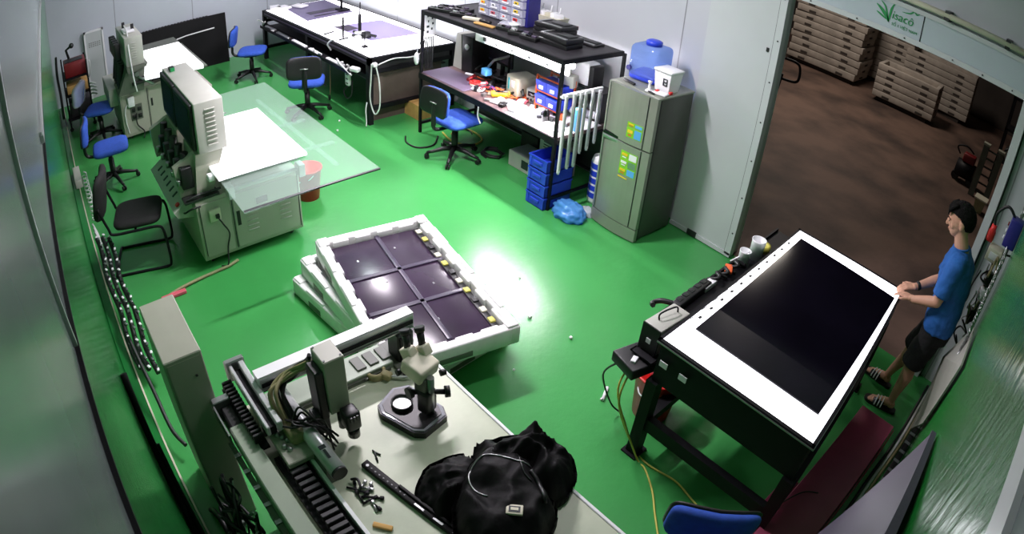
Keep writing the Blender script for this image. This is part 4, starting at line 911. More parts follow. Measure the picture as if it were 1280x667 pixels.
def sticker(d, x0, x1, z0, z1, rows, nm):
    y = fy0 - .001
    def q(xa, xb, za, zb, m, yy, pn, par):
        b = MB(); ya = lambda x: fy0 + .002 + .028 * ((x - fx0) / (fx1 - fx0) * 2 - 1) ** 2 - yy
        b.add([(xa, ya(xa), za), (xb, ya(xb), za), (xb, ya(xb), zb), (xa, ya(xa), zb), (xa, ya(xa) + .002, za), (xb, ya(xb) + .002, za), (xb, ya(xb) + .002, zb), (xa, ya(xa) + .002, zb)], [(0, 1, 2, 3), (7, 6, 5, 4), (0, 4, 5, 1), (1, 5, 6, 2), (2, 6, 7, 3), (3, 7, 4, 0)]); return b.build(pn, m, par)
    s = q(x0, x1, z0, z1, 'lime', .003, nm, d); s['label'] = 'lime green sticker sheet'
    h = (z1 - z0) / rows
    for r in range(rows):
        q(x0 + (x1 - x0) * .52, x1 - .008, z0 + h * r + .008, z0 + h * (r + 1) - .008, ['sky', 'steel', 'white', 'teal'][r % 4], .005, 'sticker_picture', s)
        q(x0 + .012, x0 + (x1 - x0) * .42, z0 + h * (r + .45), z0 + h * (r + .75), ['yellow', 'white', 'yellow'][r % 3], .005, 'sticker_print', s)
        q(x0 + .02, x0 + (x1 - x0) * .36, z0 + h * (r + .18), z0 + h * (r + .3), ['orange', 'white', 'white'][r % 3], .005, 'sticker_print', s)
sticker(du, -3.08, -2.925, .93, 1.02, 1, 'energy_sticker'); sticker(du, -3.08, -2.925, 1.025, 1.065, 1, 'sticker_header')
sticker(dl, -3.10, -2.93, .585, .80, 3, 'energy_sticker')
MB().b2(-3.1, -3.0, fy0 - .001, fy0 + .003, .555, .565).build('sticker_line', 'yellow', dl)
# things on top of the fridge
tz = 1.342
t = thing('water_bottle', 'translucent blue water bottle lying base down on the fridge top', 'bottle', (-3.2, 4.36, tz))
b = MB(); b.box((-3.2, 4.37, tz + .17), (.29, .27, .29), .045, .12, 3); b.build('bottle_body', 'bottle_blue', t)
b = MB(); b.box((-3.2, 4.37, tz + .035), (.27, .25, .07), .03, .12, 3); b.build('bottle_base', 'blue_plastic', t)
b = MB(); b.lathe([(0, 0), (.07, 0), (.07, .035), (.05, .045), (0, .045)], (-3.19, 4.37, tz + .315), 20); b.build('cap', 'blue_plastic', t)
b = MB(); b.cyl((-3.3, 4.22, tz + .1), (-3.3, 4.20, tz + .1), .022); b.build('tap', 'navy_plastic', t)
t = thing('white_tub', 'white lidded tub with dark letters on the fridge top', 'tub', (-2.95, 4.30, tz))
b = MB(); b.hexa([(-3.02, 4.23, tz), (-2.88, 4.23, tz), (-2.88, 4.37, tz), (-3.02, 4.37, tz), (-3.035, 4.215, tz + .17), (-2.865, 4.215, tz + .17), (-2.865, 4.385, tz + .17), (-3.035, 4.385, tz + .17)]); b.build('tub_body', 'white', t)
b = MB(); b.b2(-3.045, -2.855, 4.205, 4.395, tz + .165, tz + .19, .012); b.build('lid', 'white', t)
for x, zz, w, h in ((-2.935, .06, .008, .06), (-2.90, .06, .008, .06), (-2.918, .06, .03, .008), (-2.918, .085, .03, .008), (-2.918, .112, .03, .008)):
    MB().box((x, 4.219, tz + zz + h / 2), (w, .008, h)).build('letter_stroke', 'ink', t)
b = MB(); b.box((-3.21, 4.13, tz + .01), (.14, .03, .02), .008, -.2); single('box_knife', b, 'black_plastic', 'black knife lying on the fridge top near its front edge', 'knife')
b = MB(); b.lathe([(0, 0), (.035, 0), (.03, .01), (.012, .02), (.012, .07), (.02, .085), (0, .09)], (-3.0, 4.13, tz)); single('paper_cup', b, 'white', 'small white crushed cup in front of the white tub', 'cup')
t = thing('medicine_pack', 'red and white packet lying on the fridge top corner', 'packet', (-2.9, 4.15, tz)); b = MB(); b.box((-2.905, 4.16, tz + .008), (.12, .08, .014), .003, .2); b.build('pack', 'paper', t); b = MB(); b.box((-2.95, 4.17, tz + .018), (.025, .05, .008), .002, .2); b.build('red_strip', 'red', t)
b = MB(); b.box((-2.86, 4.24, tz + .012), (.02, .04, .022), .004); single('lighter', b, 'red', 'small red lighter beside the white tub', 'lighter')
b = MB(); b.box((-2.96, 4.105, tz + .006), (.08, .02, .01), .003, -.2); single('pen', b, 'black_plastic', 'black pen on the front edge of the fridge top', 'pen')
# ------------------------------------------------------------------ near bonding machine
t = thing('bonding_machine', 'near grey bonding machine with twin monitors and white lit bed', 'machine', (-5.05, 1.33, 0))
cab = MB().b2(-5.62, -4.545, .88, 1.805, .07, .62, .008).build('cabinet', 'machine_grey', t)
MB().b2(-4.548, -4.538, .91, 1.17, .10, .585, .004, 1).build('end_panel', 'machine_grey', cab)
dr = MB().b2(-4.548, -4.536, 1.195, 1.775, .10, .585, .004, 1).build('door', 'machine_grey', cab)
for y0 in (1.30, 1.60):
    for k in range(5):
        b = MB(); b.box((-4.534, y0 + .05 , .39 - .042 * k), (.014, .10, .009), .003); b.build('vent_slot', 'machine_white', cab)
b = MB(); b.b2(-4.54, -4.532, 1.215, 1.245, .30, .43); b.build('door_lock', 'black_plastic', cab)
b = MB(); b.b2(-4.54, -4.532, 1.40, 1.50, .435, .49); b.build('door_handle', 'black_plastic', cab)
for y in (1.187, 1.782): MB().b2(-4.542, -4.5355, y - .003, y + .003, .10, .585).build('panel_seam', 'ink', cab)
MB().b2(-4.542, -4.5355, .905, .909, .12, .56).build('panel_seam', 'ink', cab)
s = MB().b2(-4.54, -4.515, .98, 1.08, .415, .52, .006).build('wall_socket', 'cream', t)
MB().box((-4.51, 1.045, .46), (.03, .035, .035), .006).build('plug', 'black_plastic', s)
b = MB(); b.curve([(-4.50, 1.045, .45), (-4.49, 1.08, .38), (-4.50, 1.12, .28), (-4.51, 1.09, .16), (-4.46, 1.05, .03), (-4.5, 1.0, .012)], .007); b.build('power_cord', 'cable_black', s)
for x in (-5.5, -4.64):
    for y in (.96, 1.72):
        b = MB(); b.cyl((x, y - .012, .028), (x, y + .012, .028), .028); b.cyl((x, y, .04), (x, y, .075), .016, n=10); b.build('caster', 'steel_dark', t)
# column and neck carrying the head
b = MB(); b.hexa([(-5.0, .92, .62), (-4.60, .92, .62), (-4.60, 1.06, .62), (-5.0, 1.06, .62), (-5.0, .96, .98), (-4.60, .96, .98), (-4.60, 1.20, .98), (-5.0, 1.20, .98)]); b.build('neck', 'machine_grey', t)
b = MB(); b.b2(-5.7, -5.25, .95, 1.2, .62, .98, .006, 1); b.build('rear_column', 'machine_grey', t)
hd = MB().b2(-5.78, -4.56, .985, 1.225, .985, 1.40, .008).build('head_case', 'machine_white', t)
for k in range(9):
    b = MB(); b.box((-4.553, 1.11 , 1.335 - .036 * k), (.014, .085, .01), .003); b.build('vent_slot', 'machine_white', hd)
MB().b2(-5.70, -5.62, 1.03, 1.08, 1.40, 1.425, .004, 1).build('lamp_socket', 'black_plastic', hd)
MB().b2(-5.60, -5.58, 1.03, 1.07, 1.40, 1.43).build('lamp_pin', 'green_print', hd)
for x0, x1 in ((-5.75, -5.22), (-5.17, -4.60)):
    m_ = MB().b2(x0, x1, .952, .985, 1.01, 1.385, .008).build('monitor', 'black_plastic', hd)
    MB().b2(x0 + .03, x1 - .03, .949, .953, 1.05, 1.35).build('screen', 'matte_black', m_)
# bonding heads, lenses and clutter under the monitors
rnd = random.Random(12)
for i in range(5):
    x = -5.55 + .2 * i
    b = MB(); b.cyl((x, .86, .70), (x, .90, .97), .035); b.build('lens_barrel', ('black_plastic', 'steel_dark')[i % 2], t)
    b = MB(); b.cyl((x, .845, .64), (x, .86, .70), .024); b.build('lens_tip', 'steel', t)
    b = MB(); b.box((x + .09, .87, .80), (.08, .10, .18), .008); b.build('slide_block', 'steel_dark' if i % 2 else 'black_plastic', t)
    b = MB(); b.cyl((x + .09, .80, .75), (x + .09, .80, .80), .022); b.build('adjuster_knob', 'steel', t)
b = MB(); b.b2(-5.7, -4.68, .86, .95, .62, .70, .004, 1); b.build('work_stage', 'steel_dark', t)
b = MB(); b.hexa([(-4.72, .80, .62), (-4.66, .80, .62), (-4.66, 1.0, .62), (-4.72, 1.0, .62), (-4.76, .78, .88), (-4.70, .78, .88), (-4.66, .97, .98), (-4.72, .97, .98)]); b.build('side_cheek', 'machine_grey', t)
b = MB(); b.hexa([(-5.72, .80, .62), (-5.66, .80, .62), (-5.66, 1.0, .62), (-5.72, 1.0, .62), (-5.76, .78, .88), (-5.70, .78, .88), (-5.66, .97, .98), (-5.72, .97, .98)]); b.build('side_cheek', 'machine_grey', t)
# sloping console at the operator's side
b = MB(); b.hexa([(-5.65, .74, .47), (-4.66, .74, .47), (-4.66, .88, .44), (-5.65, .88, .44), (-5.65, .715, .52), (-4.66, .715, .52), (-4.66, .88, .63), (-5.65, .88, .63)]); cn = b.build('console', 'machine_white', t)
for k in range(6): MB().box((-5.5 + .12 * k, .79, .57), (.028, .06, .012), .004, Matrix.Rotation(R(33.7), 3, 'X')).build('console_slot', 'ink', cn)
b = MB(); b.cyl((-4.72, .77, .555), (-4.72, .76, .572), .02); b.build('stop_button', 'red', cn)
b = MB(); b.curve([(-4.66, .80, .50), (-4.58, .80, .54), (-4.53, .84, .58), (-4.52, .92, .585)], .008); b.build('console_hose', 'cable_black', cn)
b = MB(); b.b2(-4.66, -4.54, .80, 1.10, .622, .64); b.curve([(-4.56, .82, .65), (-4.55, .92, .67), (-4.57, 1.0, .66), (-4.55, 1.12, .67)], .01); b.build('cable_guide', 'steel_dark', t)
# bed
bd = MB().slab([(-5.56, 1.06, .855), (-4.335, 1.06, .855), (-4.32, 1.80, .855), (-5.53, 1.82, .855)], .022).build('lit_bed', 'bed_light', t)
b = MB(); b.b2(-5.5, -4.36, 1.10, 1.78, .822, .831); b.build('bed_frame', 'black_metal', t)
for x in (-5.4, -4.9, -4.42): MB().b2(x - .03, x + .03, 1.15, 1.75, .785, .80).build('bed_rail', 'steel', t)
b = MB(); b.cyl((-4.40, 1.16, .70), (-4.40, 1.76, .70), .016); b.b2(-4.46, -4.36, 1.13, 1.18, .64, .74); b.b2(-4.46, -4.36, 1.74, 1.79, .64, .74); b.build('guide_rod', 'alu', t)
b = MB(); b.cyl((-4.9, 1.45, .6), (-4.9, 1.45, .79), .05); b.build('lift_post', 'steel_dark', t)
b = MB(); b.box((-4.52, 1.04, .80), (.07, .05, .05), .008); b.build('bed_clamp', 'white', t)
b = MB(); b.curve([(-5.62, 1.45, .85), (-5.64, 1.48, .88), (-5.60, 1.5, .87), (-5.62, 1.53, .86)], .006); b.build('sensor_wire', 'steel', t)
gl = thing('glass_sheet', 'large pale glass sheet lying across the near bonding machine bed', 'glass sheet', (-5, 1.6, .80))
MB().slab([(-6.33, 1.56, .812), (-4.6, 1.02, .812), (-3.80, 1.075, .812), (-3.83, 2.175, .812), (-6.33, 2.19, .812)][0:1] + [(-3.79, 1.07, .812), (-3.83, 2.175, .812), (-6.33, 2.19, .812)], .008)
b = MB(); b.prism([(-6.30, 1.10), (-3.80, 1.075), (-3.83, 2.175), (-6.33, 2.19)], .804, .812); b.build('glass_pane', 'glass_sheet', gl)
b = MB(); b.b2(-3.835, -3.815, 1.08, 2.17, .803, .813); b.build('polished_edge', 'steel_dark', gl)
b = MB()
for x in (-5.1, -4.5): b.b2(x - .02, x + .02, 1.83, 2.12, .785, .80)
b.build('support_bar', 'glass_sheet', t)
b = MB(); b.b2(-5.9, -4.1, 1.93, 1.97, .785, .80); b.build('support_bar', 'glass_sheet', t)
bucket('plastic_bucket', 'red plastic bucket on the green floor beside the near bonding machine', (-5.12, 2.12, 0), .10, .135, .30, 'red')
cable('dark knotted cord lying across the floor from the near machine', [(-4.50, 1.15, .012), (-4.46, 1.05, .015), (-4.45, .9, .012), (-4.42, .7, .018), (-4.38, .5, .014), (-4.30, .35, .014)], .014, 'cable_olive')
b = MB(); b.b2(-4.37, -4.325, .40, .62, .002, .03, .004, 1); single('pink_board', b, 'pink', 'pinkish board on the floor behind the tall grey cabinet', 'board')

# ------------------------------------------------------------------ far bonding machine
t = thing('bonding_machine', 'far small bonding machine with white bed by the back wall', 'machine', (-8.5, 1.25, 0))
cab = MB().b2(-9.0, -7.9, .74, 1.78, .06, .66, .008).build('cabinet', 'machine_grey', t)
ep = MB().b2(-7.905, -7.893, .76, 1.10, .09, .63, .004, 1).build('end_panel', 'machine_grey', cab)
dr = MB().b2(-7.905, -7.892, 1.125, 1.76, .09, .63, .004, 1).build('door', 'machine_grey', cab)
MB().b2(-7.897, -7.889, 1.11, 1.116, .09, .63).build('panel_seam', 'ink', cab)
for k in range(5): MB().box((-7.888, 1.38, .47 - .035 * k), (.01, .10, .008), .002).build('vent_slot', 'machine_white', cab)
MB().b2(-7.895, -7.886, 1.15, 1.175, .38, .48).build('door_lock', 'black_plastic', cab)
so = MB().b2(-7.895, -7.875, .86, 1.02, .26, .46, .004, 1).build('socket_panel', 'machine_dark_grey', t)
for k in range(4): MB().box((-7.87, .90 + .08 * (k % 2), .31 + .09 * (k // 2)), (.03, .05, .05), .008).build('socket', 'black_plastic', so)
MB().box((-7.86, .88, .52), (.05, .09, .13), .01).build('adapter', 'white', so)
b = MB(); b.curve([(-7.85, .93, .36), (-7.83, .92, .22), (-7.84, 1.0, .1), (-7.82, .98, .02)], .009); b.build('power_cord', 'cable_black', so)
b = MB(); b.curve([(-7.87, .84, .5), (-7.87, .79, .44), (-7.87, .78, .3), (-7.87, .8, .12)], .009); b.build('power_cord', 'cable_white', so)
for x in (-8.9, -8.0):
    for y in (.84, 1.7):
        b = MB(); b.cyl((x, y - .012, .028), (x, y + .012, .028), .028); b.cyl((x, y, .04), (x, y, .065), .014, n=10); b.build('caster', 'steel_dark', t)
b = MB(); b.hexa([(-8.3, .72, .66), (-7.75, .72, .66), (-7.75, 1.06, .66), (-8.3, 1.06, .66), (-8.35, .88, 1.04), (-7.66, .88, 1.04), (-7.66, 1.10, 1.04), (-8.35, 1.10, 1.04)]); b.build('neck', 'machine_dark_grey', t)
hd = MB().b2(-8.5, -7.6, .855, 1.085, 1.03, 1.385, .006).build('head_case', 'machine_white', t)
for k in range(8): MB().box((-7.594, .965, 1.31 - .03 * k), (.012, .07, .009), .003).build('vent_slot', 'machine_white', hd)
b = MB(); b.hexa([(-8.4, .86, .95), (-7.58, .86, .95), (-7.58, 1.1, .99), (-8.4, 1.1, .99), (-8.4, .85, 1.03), (-7.58, .85, 1.03), (-7.58, 1.12, 1.03), (-8.4, 1.12, 1.03)]); b.build('head_base', 'machine_dark_grey', hd)
MB().box((-8.2, .93, 1.43), (.04, .04, .09), .004).build('black_switch', 'black_plastic', hd)
MB().box((-7.98, 1.02, 1.43), (.03, .04, .08), .004).build('black_switch', 'black_plastic', hd)
MB().box((-8.0, .96, 1.40), (.3, .15, .02), .004).build('top_plate', 'white', hd)
b = MB(); b.curve([(-8.1, .93, 1.45), (-7.75, .92, 1.40), (-7.58, .9, 1.25), (-7.57, .92, .9), (-7.62, .95, .7)], .01); b.build('white_hose', 'cable_white', hd)
for i in range(5):
    b = MB(); b.cyl((-8.45 + .14 * i, .77, .72), (-8.45 + .14 * i, .82, 1.02), .035); b.build('lens_barrel', ('black_plastic', 'steel_dark')[i % 2], t)
    b = MB(); b.box((-8.4 + .14 * i, .78, 1.2), (.10, .08, .2), .01); b.build('motor', 'black_plastic', t)
b = MB(); b.b2(-8.9, -8.1, .62, .74, .45, .68, .006, 1); b.build('console', 'machine_white', t)
b = MB(); b.box((-7.72, 1.06, .78), (.05, .3, .04), .006, .2); b.box((-7.70, 1.12, .83), (.04, .2, .03), .006, -.2); b.build('black_slide', 'black_plastic', t)
b = MB(); b.cyl((-7.68, 1.0, .86), (-7.68, 1.18, .72), .018); b.cyl((-7.66, .98, .90), (-7.74, .98, .90), .03); b.build('slide_rod', 'steel', t)
b = MB(); b.slab([(-8.95, 1.14, .86), (-7.60, 1.07, .86), (-7.42, 1.79, .86), (-8.9, 1.80, .86)], .05); b.build('lit_bed', 'bed_light', t)
b = MB(); b.b2(-8.95, -7.6, 1.15, 1.76, .78, .81); b.build('bed_frame', 'black_metal', t)
b = MB(); b.b2(-9.45, -8.97, 1.12, 1.84, .80, .82); b.b2(-8.95, -7.5, 1.80, 1.86, .80, .815); b.build('bed_margin', 'machine_dark_grey', t)
b = MB(); b.b2(-8.5, -8.3, 1.3, 1.5, .66, .78); b.build('lift_post', 'steel_dark', t)
# big black screen leaning against the back wall
t = thing('display_panel', 'huge black display panel leaning against the back wall', 'display', (-10.3, 2.2, 0))
b = MB(); b.hexa([(-10.24, 1.42, 0), (-10.20, 1.42, 0), (-10.20, 2.93, 0), (-10.24, 2.93, 0), (-10.36, 1.42, .82), (-10.32, 1.42, .82), (-10.32, 2.93, .82), (-10.36, 2.93, .82)]); b.build('glass_face', 'matte_black', t)
b = MB()
for i in range(22): b.ball((-10.338, 1.45 + .055 * i, .822), .026, 8, (.6, 1, .55))
b.build('packing_edge', 'black_plastic', t)
b = MB(); P = [(-10.285, 1.62 + .05 * i, .56 + .0 * i + (.01 if i % 2 else 0)) for i in range(10)] + [(-10.29, 2.12 + .1 * i, .585 + .004 * i) for i in range(1, 7)]; b.tube(P, .012, 6); b.build('tape_line', 'paper', t)
b = MB(); b.b2(-10.06, -9.1, 1.86, 2.3, 0, .03); single('wooden_strip', b, 'foam_cream', 'pale strip lying on the floor in front of the black display', 'strip')
# grey louvred panel leaning on the back wall
t = thing('vent_panel', 'grey framed vent panel standing against the back wall left of the far machine', 'panel', (-10.33, .65, 0))
MB().b2(-10.35, -10.33, .52, .80, 0, 1.07).build('sheet', 'panel_white', t)
b = MB()
for y0, y1, z0, z1 in ((.49, .52, 0, 1.10), (.80, .83, 0, 1.10), (.49, .83, 1.07, 1.10)): b.b2(-10.355, -10.315, y0, y1, z0, z1)
b.build('frame', 'white', t)
for k in range(3):
    for j in range(6): MB().box((-10.326, .57 + .036 * j, .90 - .03 * k), (.01, .02, .008)).build('louvre', 'machine_dark_grey', t)
# trolley against the left wall
t = thing('trolley', 'black tool trolley piled with a red box by the left corner', 'trolley', (-9.3, .25, 0))
b = MB()
for x in (-9.55, -9.05):
    for y in (.05, .42): b.b2(x - .012, x + .012, y - .012, y + .012, .06, .96)
b.build('frame', 'black_metal', t)
for z in (.15, .5, .74): MB().b2(-9.56, -9.04, .04, .43, z, z + .02).build('shelf', 'black_metal', t)
for x in (-9.55, -9.05):
    for y in (.05, .42):
        b = MB(); b.cyl((x - .012, y, .03), (x + .012, y, .03), .03); b.build('caster', 'black_plastic', t)
b = MB(); b.curve([(-9.0, .43, .7), (-8.97, .46, .78), (-8.97, .47, .92), (-9.0, .46, .95)], .008); b.build('side_handle', 'cable_white', t)
t = thing('tool_case', 'dark red tool case on the trolley by the left corner', 'case', (-9.3, .25, .76)); MB().b2(-9.5, -9.08, .08, .42, .76, .95, .012).build('case_body', 'dark_red', t); MB().b2(-9.4, -9.2, .10, .38, .95, .96).build('case_lid', 'black_plastic', t)
b = MB(); b.b2(-9.45, -9.1, .08, .42, .52, .64, .01); single('storage_box', b, 'cardboard', 'brown box on the middle shelf of the trolley', 'box')
b = MB(); b.b2(-9.45, -9.1, .08, .42, .17, .40, .01); single('storage_box', b, 'black_board', 'dark box on the lowest shelf of the trolley', 'box')
for i in range(4): cable('white cable end sticking out of the trolley', [(-9.05, .44, .60 - .05 * i), (-8.99, .46, .62 - .05 * i), (-8.95, .52, .60 - .05 * i)], .012, 'cable_white', 'white cable ends on the trolley')
b = MB(); b.tube([(-9.45, .18, .95), (-9.5, .15, 1.08), (-9.42, .24, 1.14)], .02); b.ball((-9.42, .24, 1.14), .04); single('table_fan', b, 'steel_dark', 'small dark desk fan standing on the red tool case', 'fan')
cable('black cords hanging beside the trolley', [(-9.6, -.02, 1.0), (-9.3, -.04, .8), (-9.1, -.03, .55), (-8.8, -.04, .3)], .02, 'cable_black')
# things along the foot of the left wall
t = thing('wall_trunking', 'pale cable trunking running along the foot of the left wall', 'trunking', (-5.5, -.04, 0))
MB().b2(-10.2, -.9, -.098, -.024, .0, .05, .004, 1).build('trunking_body', 'wall_green', t)
MB().b2(-10.2, -.9, -.024, -.012, .0, .053).build('trunking_edge', 'cream', t)
MB().b2(-7.35, -6.9, -.06, .03, .05, .14, .008).build('junction_cover', 'machine_white', t)
b = MB(); b.tube([(-7.1 + .055 * i * .33 + .0, .07 + .035 * math.sin(i * 1.05), .11 + .035 * math.cos(i * 1.05)) for i in range(66)], .008, 6); single('coiled_hose', b, 'cable_white', 'white coiled air hose by the left wall beside the visitor chair', 'hose')
rnd = random.Random(31)
for s in range(3):
    t = thing('led_strip', ['led strip roll hung closest to the left wall', 'middle led strip roll hung by the left wall', 'led strip roll hung farthest out from the left wall'][s] + ' behind the tall grey cabinet', 'led strip', (-4.6, .03 + .05 * s, 0))
    P = [(-5.15 + .16 * i + .05 * s, .02 + .055 * s + .012 * math.sin(i * 1.3), .30 - .02 * i + .02 * math.sin(i * 2 + s)) for i in range(11)]
    b = MB(); b.curve(P, .02, 6, 4); b.build('dark_backing', 'black_plastic', t)
    for i, p in enumerate(smooth_path(P, 3)):
        MB().box((p.x, p.y + .012 + rnd.uniform(-.01, .01), p.z + .018 + rnd.uniform(-.006, .01)), (.03, .018, .012), .003, rnd.uniform(-.5, .5)).build('led_module', ('white_gloss', 'steel', 'steel_dark')[i % 3], t)
for i in range(3): cable('clear plastic tie hanging by the left wall above the led strips', [(-5.45 + .08 * i, .02, .3), (-5.36 + .08 * i, .05, .2), (-5.25 + .08 * i, .04, .12), (-5.15 + .06 * i, .07, .05)], .009, 'cable_white', 'plastic ties by the left wall')
b = MB(); b.hexa([(-2.62, -.088, .93), (-2.62, -.070, .93), (-2.60, -.070, .96), (-2.60, -.088, .96), (-1.35, -.088, .02), (-1.35, -.070, .02), (-1.32, -.070, .05), (-1.32, -.088, .05)])
b = MB(); b.tube([(-2.52, -.08, .96), (-2.36, -.08, .66), (-2.1, -.08, .18), (-2.02, -.08, .03)], .02, 6); b.tube([(-2.36, -.06, .60), (-2.2, -.055, .35), (-2.0, -.05, .03)], .016, 6)
single('metal_strip', b, 'black_metal', 'long black metal strip leaning low against the left wall', 'strip')
cable('dark cable looping behind the tall grey cabinet', [(-3.6, .02, .35), (-3.2, .05, .2), (-2.9, .06, .12), (-2.75, .1, .1)], .014, 'cable_black')
# ------------------------------------------------------------------ foam trays with panels, stacked on the floor
def foam_tray(name, label, c, rz, L=1.42, W=.87, H=.135, m='foam', wall=.065, group=None, notch=True):
    """Moulded foam tray: floor, four walls with raised lugs, pockets along the inside and dark pads for the shade of grip recesses outside, all one moulding."""
    t = thing(name, label, 'tray', c, rz, group)
    def f(b):
        l, w = L / 2, W / 2
        b.box((0, 0, .015), (L - .03, W - .03, .03))
        for s in (-1, 1):
            b.box((0, s * (w - wall / 2), H / 2), (L, wall, H), .012)
            b.box((s * (l - wall / 2), 0, H / 2), (wall, W - 2 * wall + .02, H), .012)
        if notch:
            for s in (-1, 1):
                for i in range(6):
                    x = -l + .17 + (L - .34) * i / 5
                    b.box((x, s * (w - wall - .008), H * .55), (.13, .02, H * .8), .008)
                for i in range(4):
                    y = -w + .18 + (W - .36) * i / 3
                    b.box((s * (l - wall - .008), y, H * .55), (.02, .12, H * .8), .008)
                for x in (-l * .55, 0, l * .55): b.box((x, s * (w - .02), H + .003), (.24, .032, .016), .006)
                for x in (-l + .06, l - .06): b.box((x, s * (w - .05), H + .004), (.10, .08, .018), .008)
        b.use(1)  # second colour paints the shade of the grip recesses
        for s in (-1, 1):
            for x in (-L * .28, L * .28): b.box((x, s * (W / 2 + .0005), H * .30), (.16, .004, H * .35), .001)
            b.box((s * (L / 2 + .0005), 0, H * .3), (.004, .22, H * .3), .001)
    local(t, f).build('tray_shell', [m, 'machine_dark_grey' if m != 'foam_old' else 'wall_dark'], t)
    return t
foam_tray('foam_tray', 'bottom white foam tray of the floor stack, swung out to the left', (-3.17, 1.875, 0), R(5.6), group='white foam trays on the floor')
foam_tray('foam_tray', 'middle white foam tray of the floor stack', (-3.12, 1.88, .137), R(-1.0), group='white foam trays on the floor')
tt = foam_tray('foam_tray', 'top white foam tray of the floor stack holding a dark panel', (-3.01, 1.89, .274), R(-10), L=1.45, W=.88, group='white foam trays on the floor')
t = thing('backlight_panel', 'dark purple panel strapped in the top white foam tray', 'panel', (-3.01, 1.875, .305), R(-10))
local(t, lambda b: b.box((0, .01, .035), (1.265, .70, .05), .006)).build('back_sheet', 'purple_panel', t)
for x in (-.19, .2): local(t, lambda b: (b.box((x, .01, .063), (.035, .69, .014), .004))).build('strap', 'strap_grey', t)
local(t, lambda b: b.box((-.02, .03, .064), (1.255, .035, .012), .004)).build('strap', 'strap_grey', t)
local(t, lambda b: b.box((0, .335, .062), (1.24, .045, .014), .004)).build('connector_strip', 'black_plastic', t)
for i in range(11): local(t, lambda b: b.box((-.56 + .112 * i, .338, .072), (.05, .04, .016), .004)).build('connector', ('cream', 'cable_yellow', 'black_plastic')[i % 3], t)
for p in ((-.45, .1), (.05, .18), (-.1, -.1), (.4, .05), (.45, -.2), (-.4, -.2)): local(t, lambda b: b.box((p[0], p[1], .061), (.02, .012, .003))).build('label_dot', 'steel', t)
for i, (x, y, sx) in enumerate(((-2.26, 2.73, .02), (-2.6, 2.65, .024), (-1.71, 2.47, .015), (-3.0, 2.9, .014), (-2.25, 2.2, .014), (-6.6, 3.2, .02), (-6.35, 3.05, .02))):
    b = MB(); b.box((x, y, .012), (sx, sx, sx), .004); single('foam_crumb', b, 'foam', 'white crumb lying on the green floor', 'crumb', 'white crumbs on the green floor')
b = MB(); b.tube([(-1.76, 2.58, .012), (-1.70, 2.47, .012)], .011, 8); single('tube_stick', b, 'white', 'white stick lying on the green floor left of the light table', 'stick')
# ------------------------------------------------------------------ gantry machine in the foreground
bz2 = .80
gm = thing('gantry_machine', 'large cream topped gantry machine filling the lower middle', 'machine', (-1.0, .85, 0))
tp = MB().prism([(-2.16, .30), (-.5, .30), (-.5, 1.345), (-2.03, 1.345), (-2.16, 1.25)], .75, bz2).build('table_top', 'bed_cream', gm)
b = MB(); b.b2(-2.0, -.5, 1.335, 1.352, .77, .806, .003, 1); b.build('edge_trim', 'white', tp)
MB().b2(-2.05, -.55, .34, 1.28, .08, .75).build('base_cabinet', 'machine_dark_grey', gm)
for x in (-1.95, -.65):
    for y in (.42, 1.2):
        MB().cyl((x, y, 0), (x, y, .09), .04).build('foot', 'black_metal', gm)
# long pale cover on the left, cable chain and rail
MB().b2(-1.985, -.55, .290, .375, .80, .90, .006, 1).build('side_cover', 'beam_green', gm)
MB().b2(-1.98, -.55, .262, .285, .78, .815).build('side_duct', 'machine_dark_grey', gm)
for i in range(14): MB().b2(-1.9 + .1 * i, -1.88 + .1 * i, .258, .288, .815, .822).build('duct_clip', 'steel', gm)
ch = thing('cable_chain', 'black segmented cable chain running beside the pale cover of the gantry machine', 'cable chain', (-1.2, .46, .8))
MB().b2(-1.78, -.5, .405, .525, .80, .835).build('chain_tray', 'black_metal', ch)
for i in range(34):
    x = -1.76 + .036 * i; b = MB(); b.b2(x, x + .022, .425, .505, .835, .875, .003, 1); b.build('chain_link', 'black_board', ch)
MB().b2(-1.8, -.55, .528, .548, .80, .862, .002, 1).build('linear_rail', 'alu', gm)
MB().b2(-1.8, -.55, .53, .546, .862, .868).build('rail_strip', 'white_gloss', gm)
# upper axis on the left: rails, bellows and end block
ax = MB().b2(-2.24, -1.80, .465, .492, .95, 1.005, .004, 1).build('axis_rail', 'alu', gm)
MB().b2(-2.24, -1.80, .415, .432, .95, 1.0, .004, 1).build('axis_rail', 'alu', gm)
MB().b2(-2.22, -1.82, .432, .465, .93, .975).build('axis_screw_cover', 'black_metal', gm)
MB().b2(-2.27, -2.235, .40, .50, .90, 1.015, .006, 1).build('axis_end_block', 'steel', gm)
for i in range(15): MB().b2(-2.21 + .026 * i, -2.195 + .026 * i, .355, .405, .90, .95, .003, 1).build('chain_link', 'black_plastic', gm)
MB().b2(-2.22, -1.80, .35, .41, .885, .90).build('chain_tray', 'black_metal', gm)
b = MB(); b.b2(-2.12, -1.95, .30, .36, .78, .90, .006, 1); b.build('motor_block', 'black_plastic', gm)
b = MB(); b.b2(-2.16, -2.12, .27, .36, .80, .93, .004, 1); b.b2(-2.14, -1.92, .268, .276, .84, .92); b.build('motor_bracket', 'steel', gm)
for y in (.28, .35): MB().cyl((-2.17, y, .90), (-2.155, y, .90), .01, n=8).build('bolt', 'steel', gm)
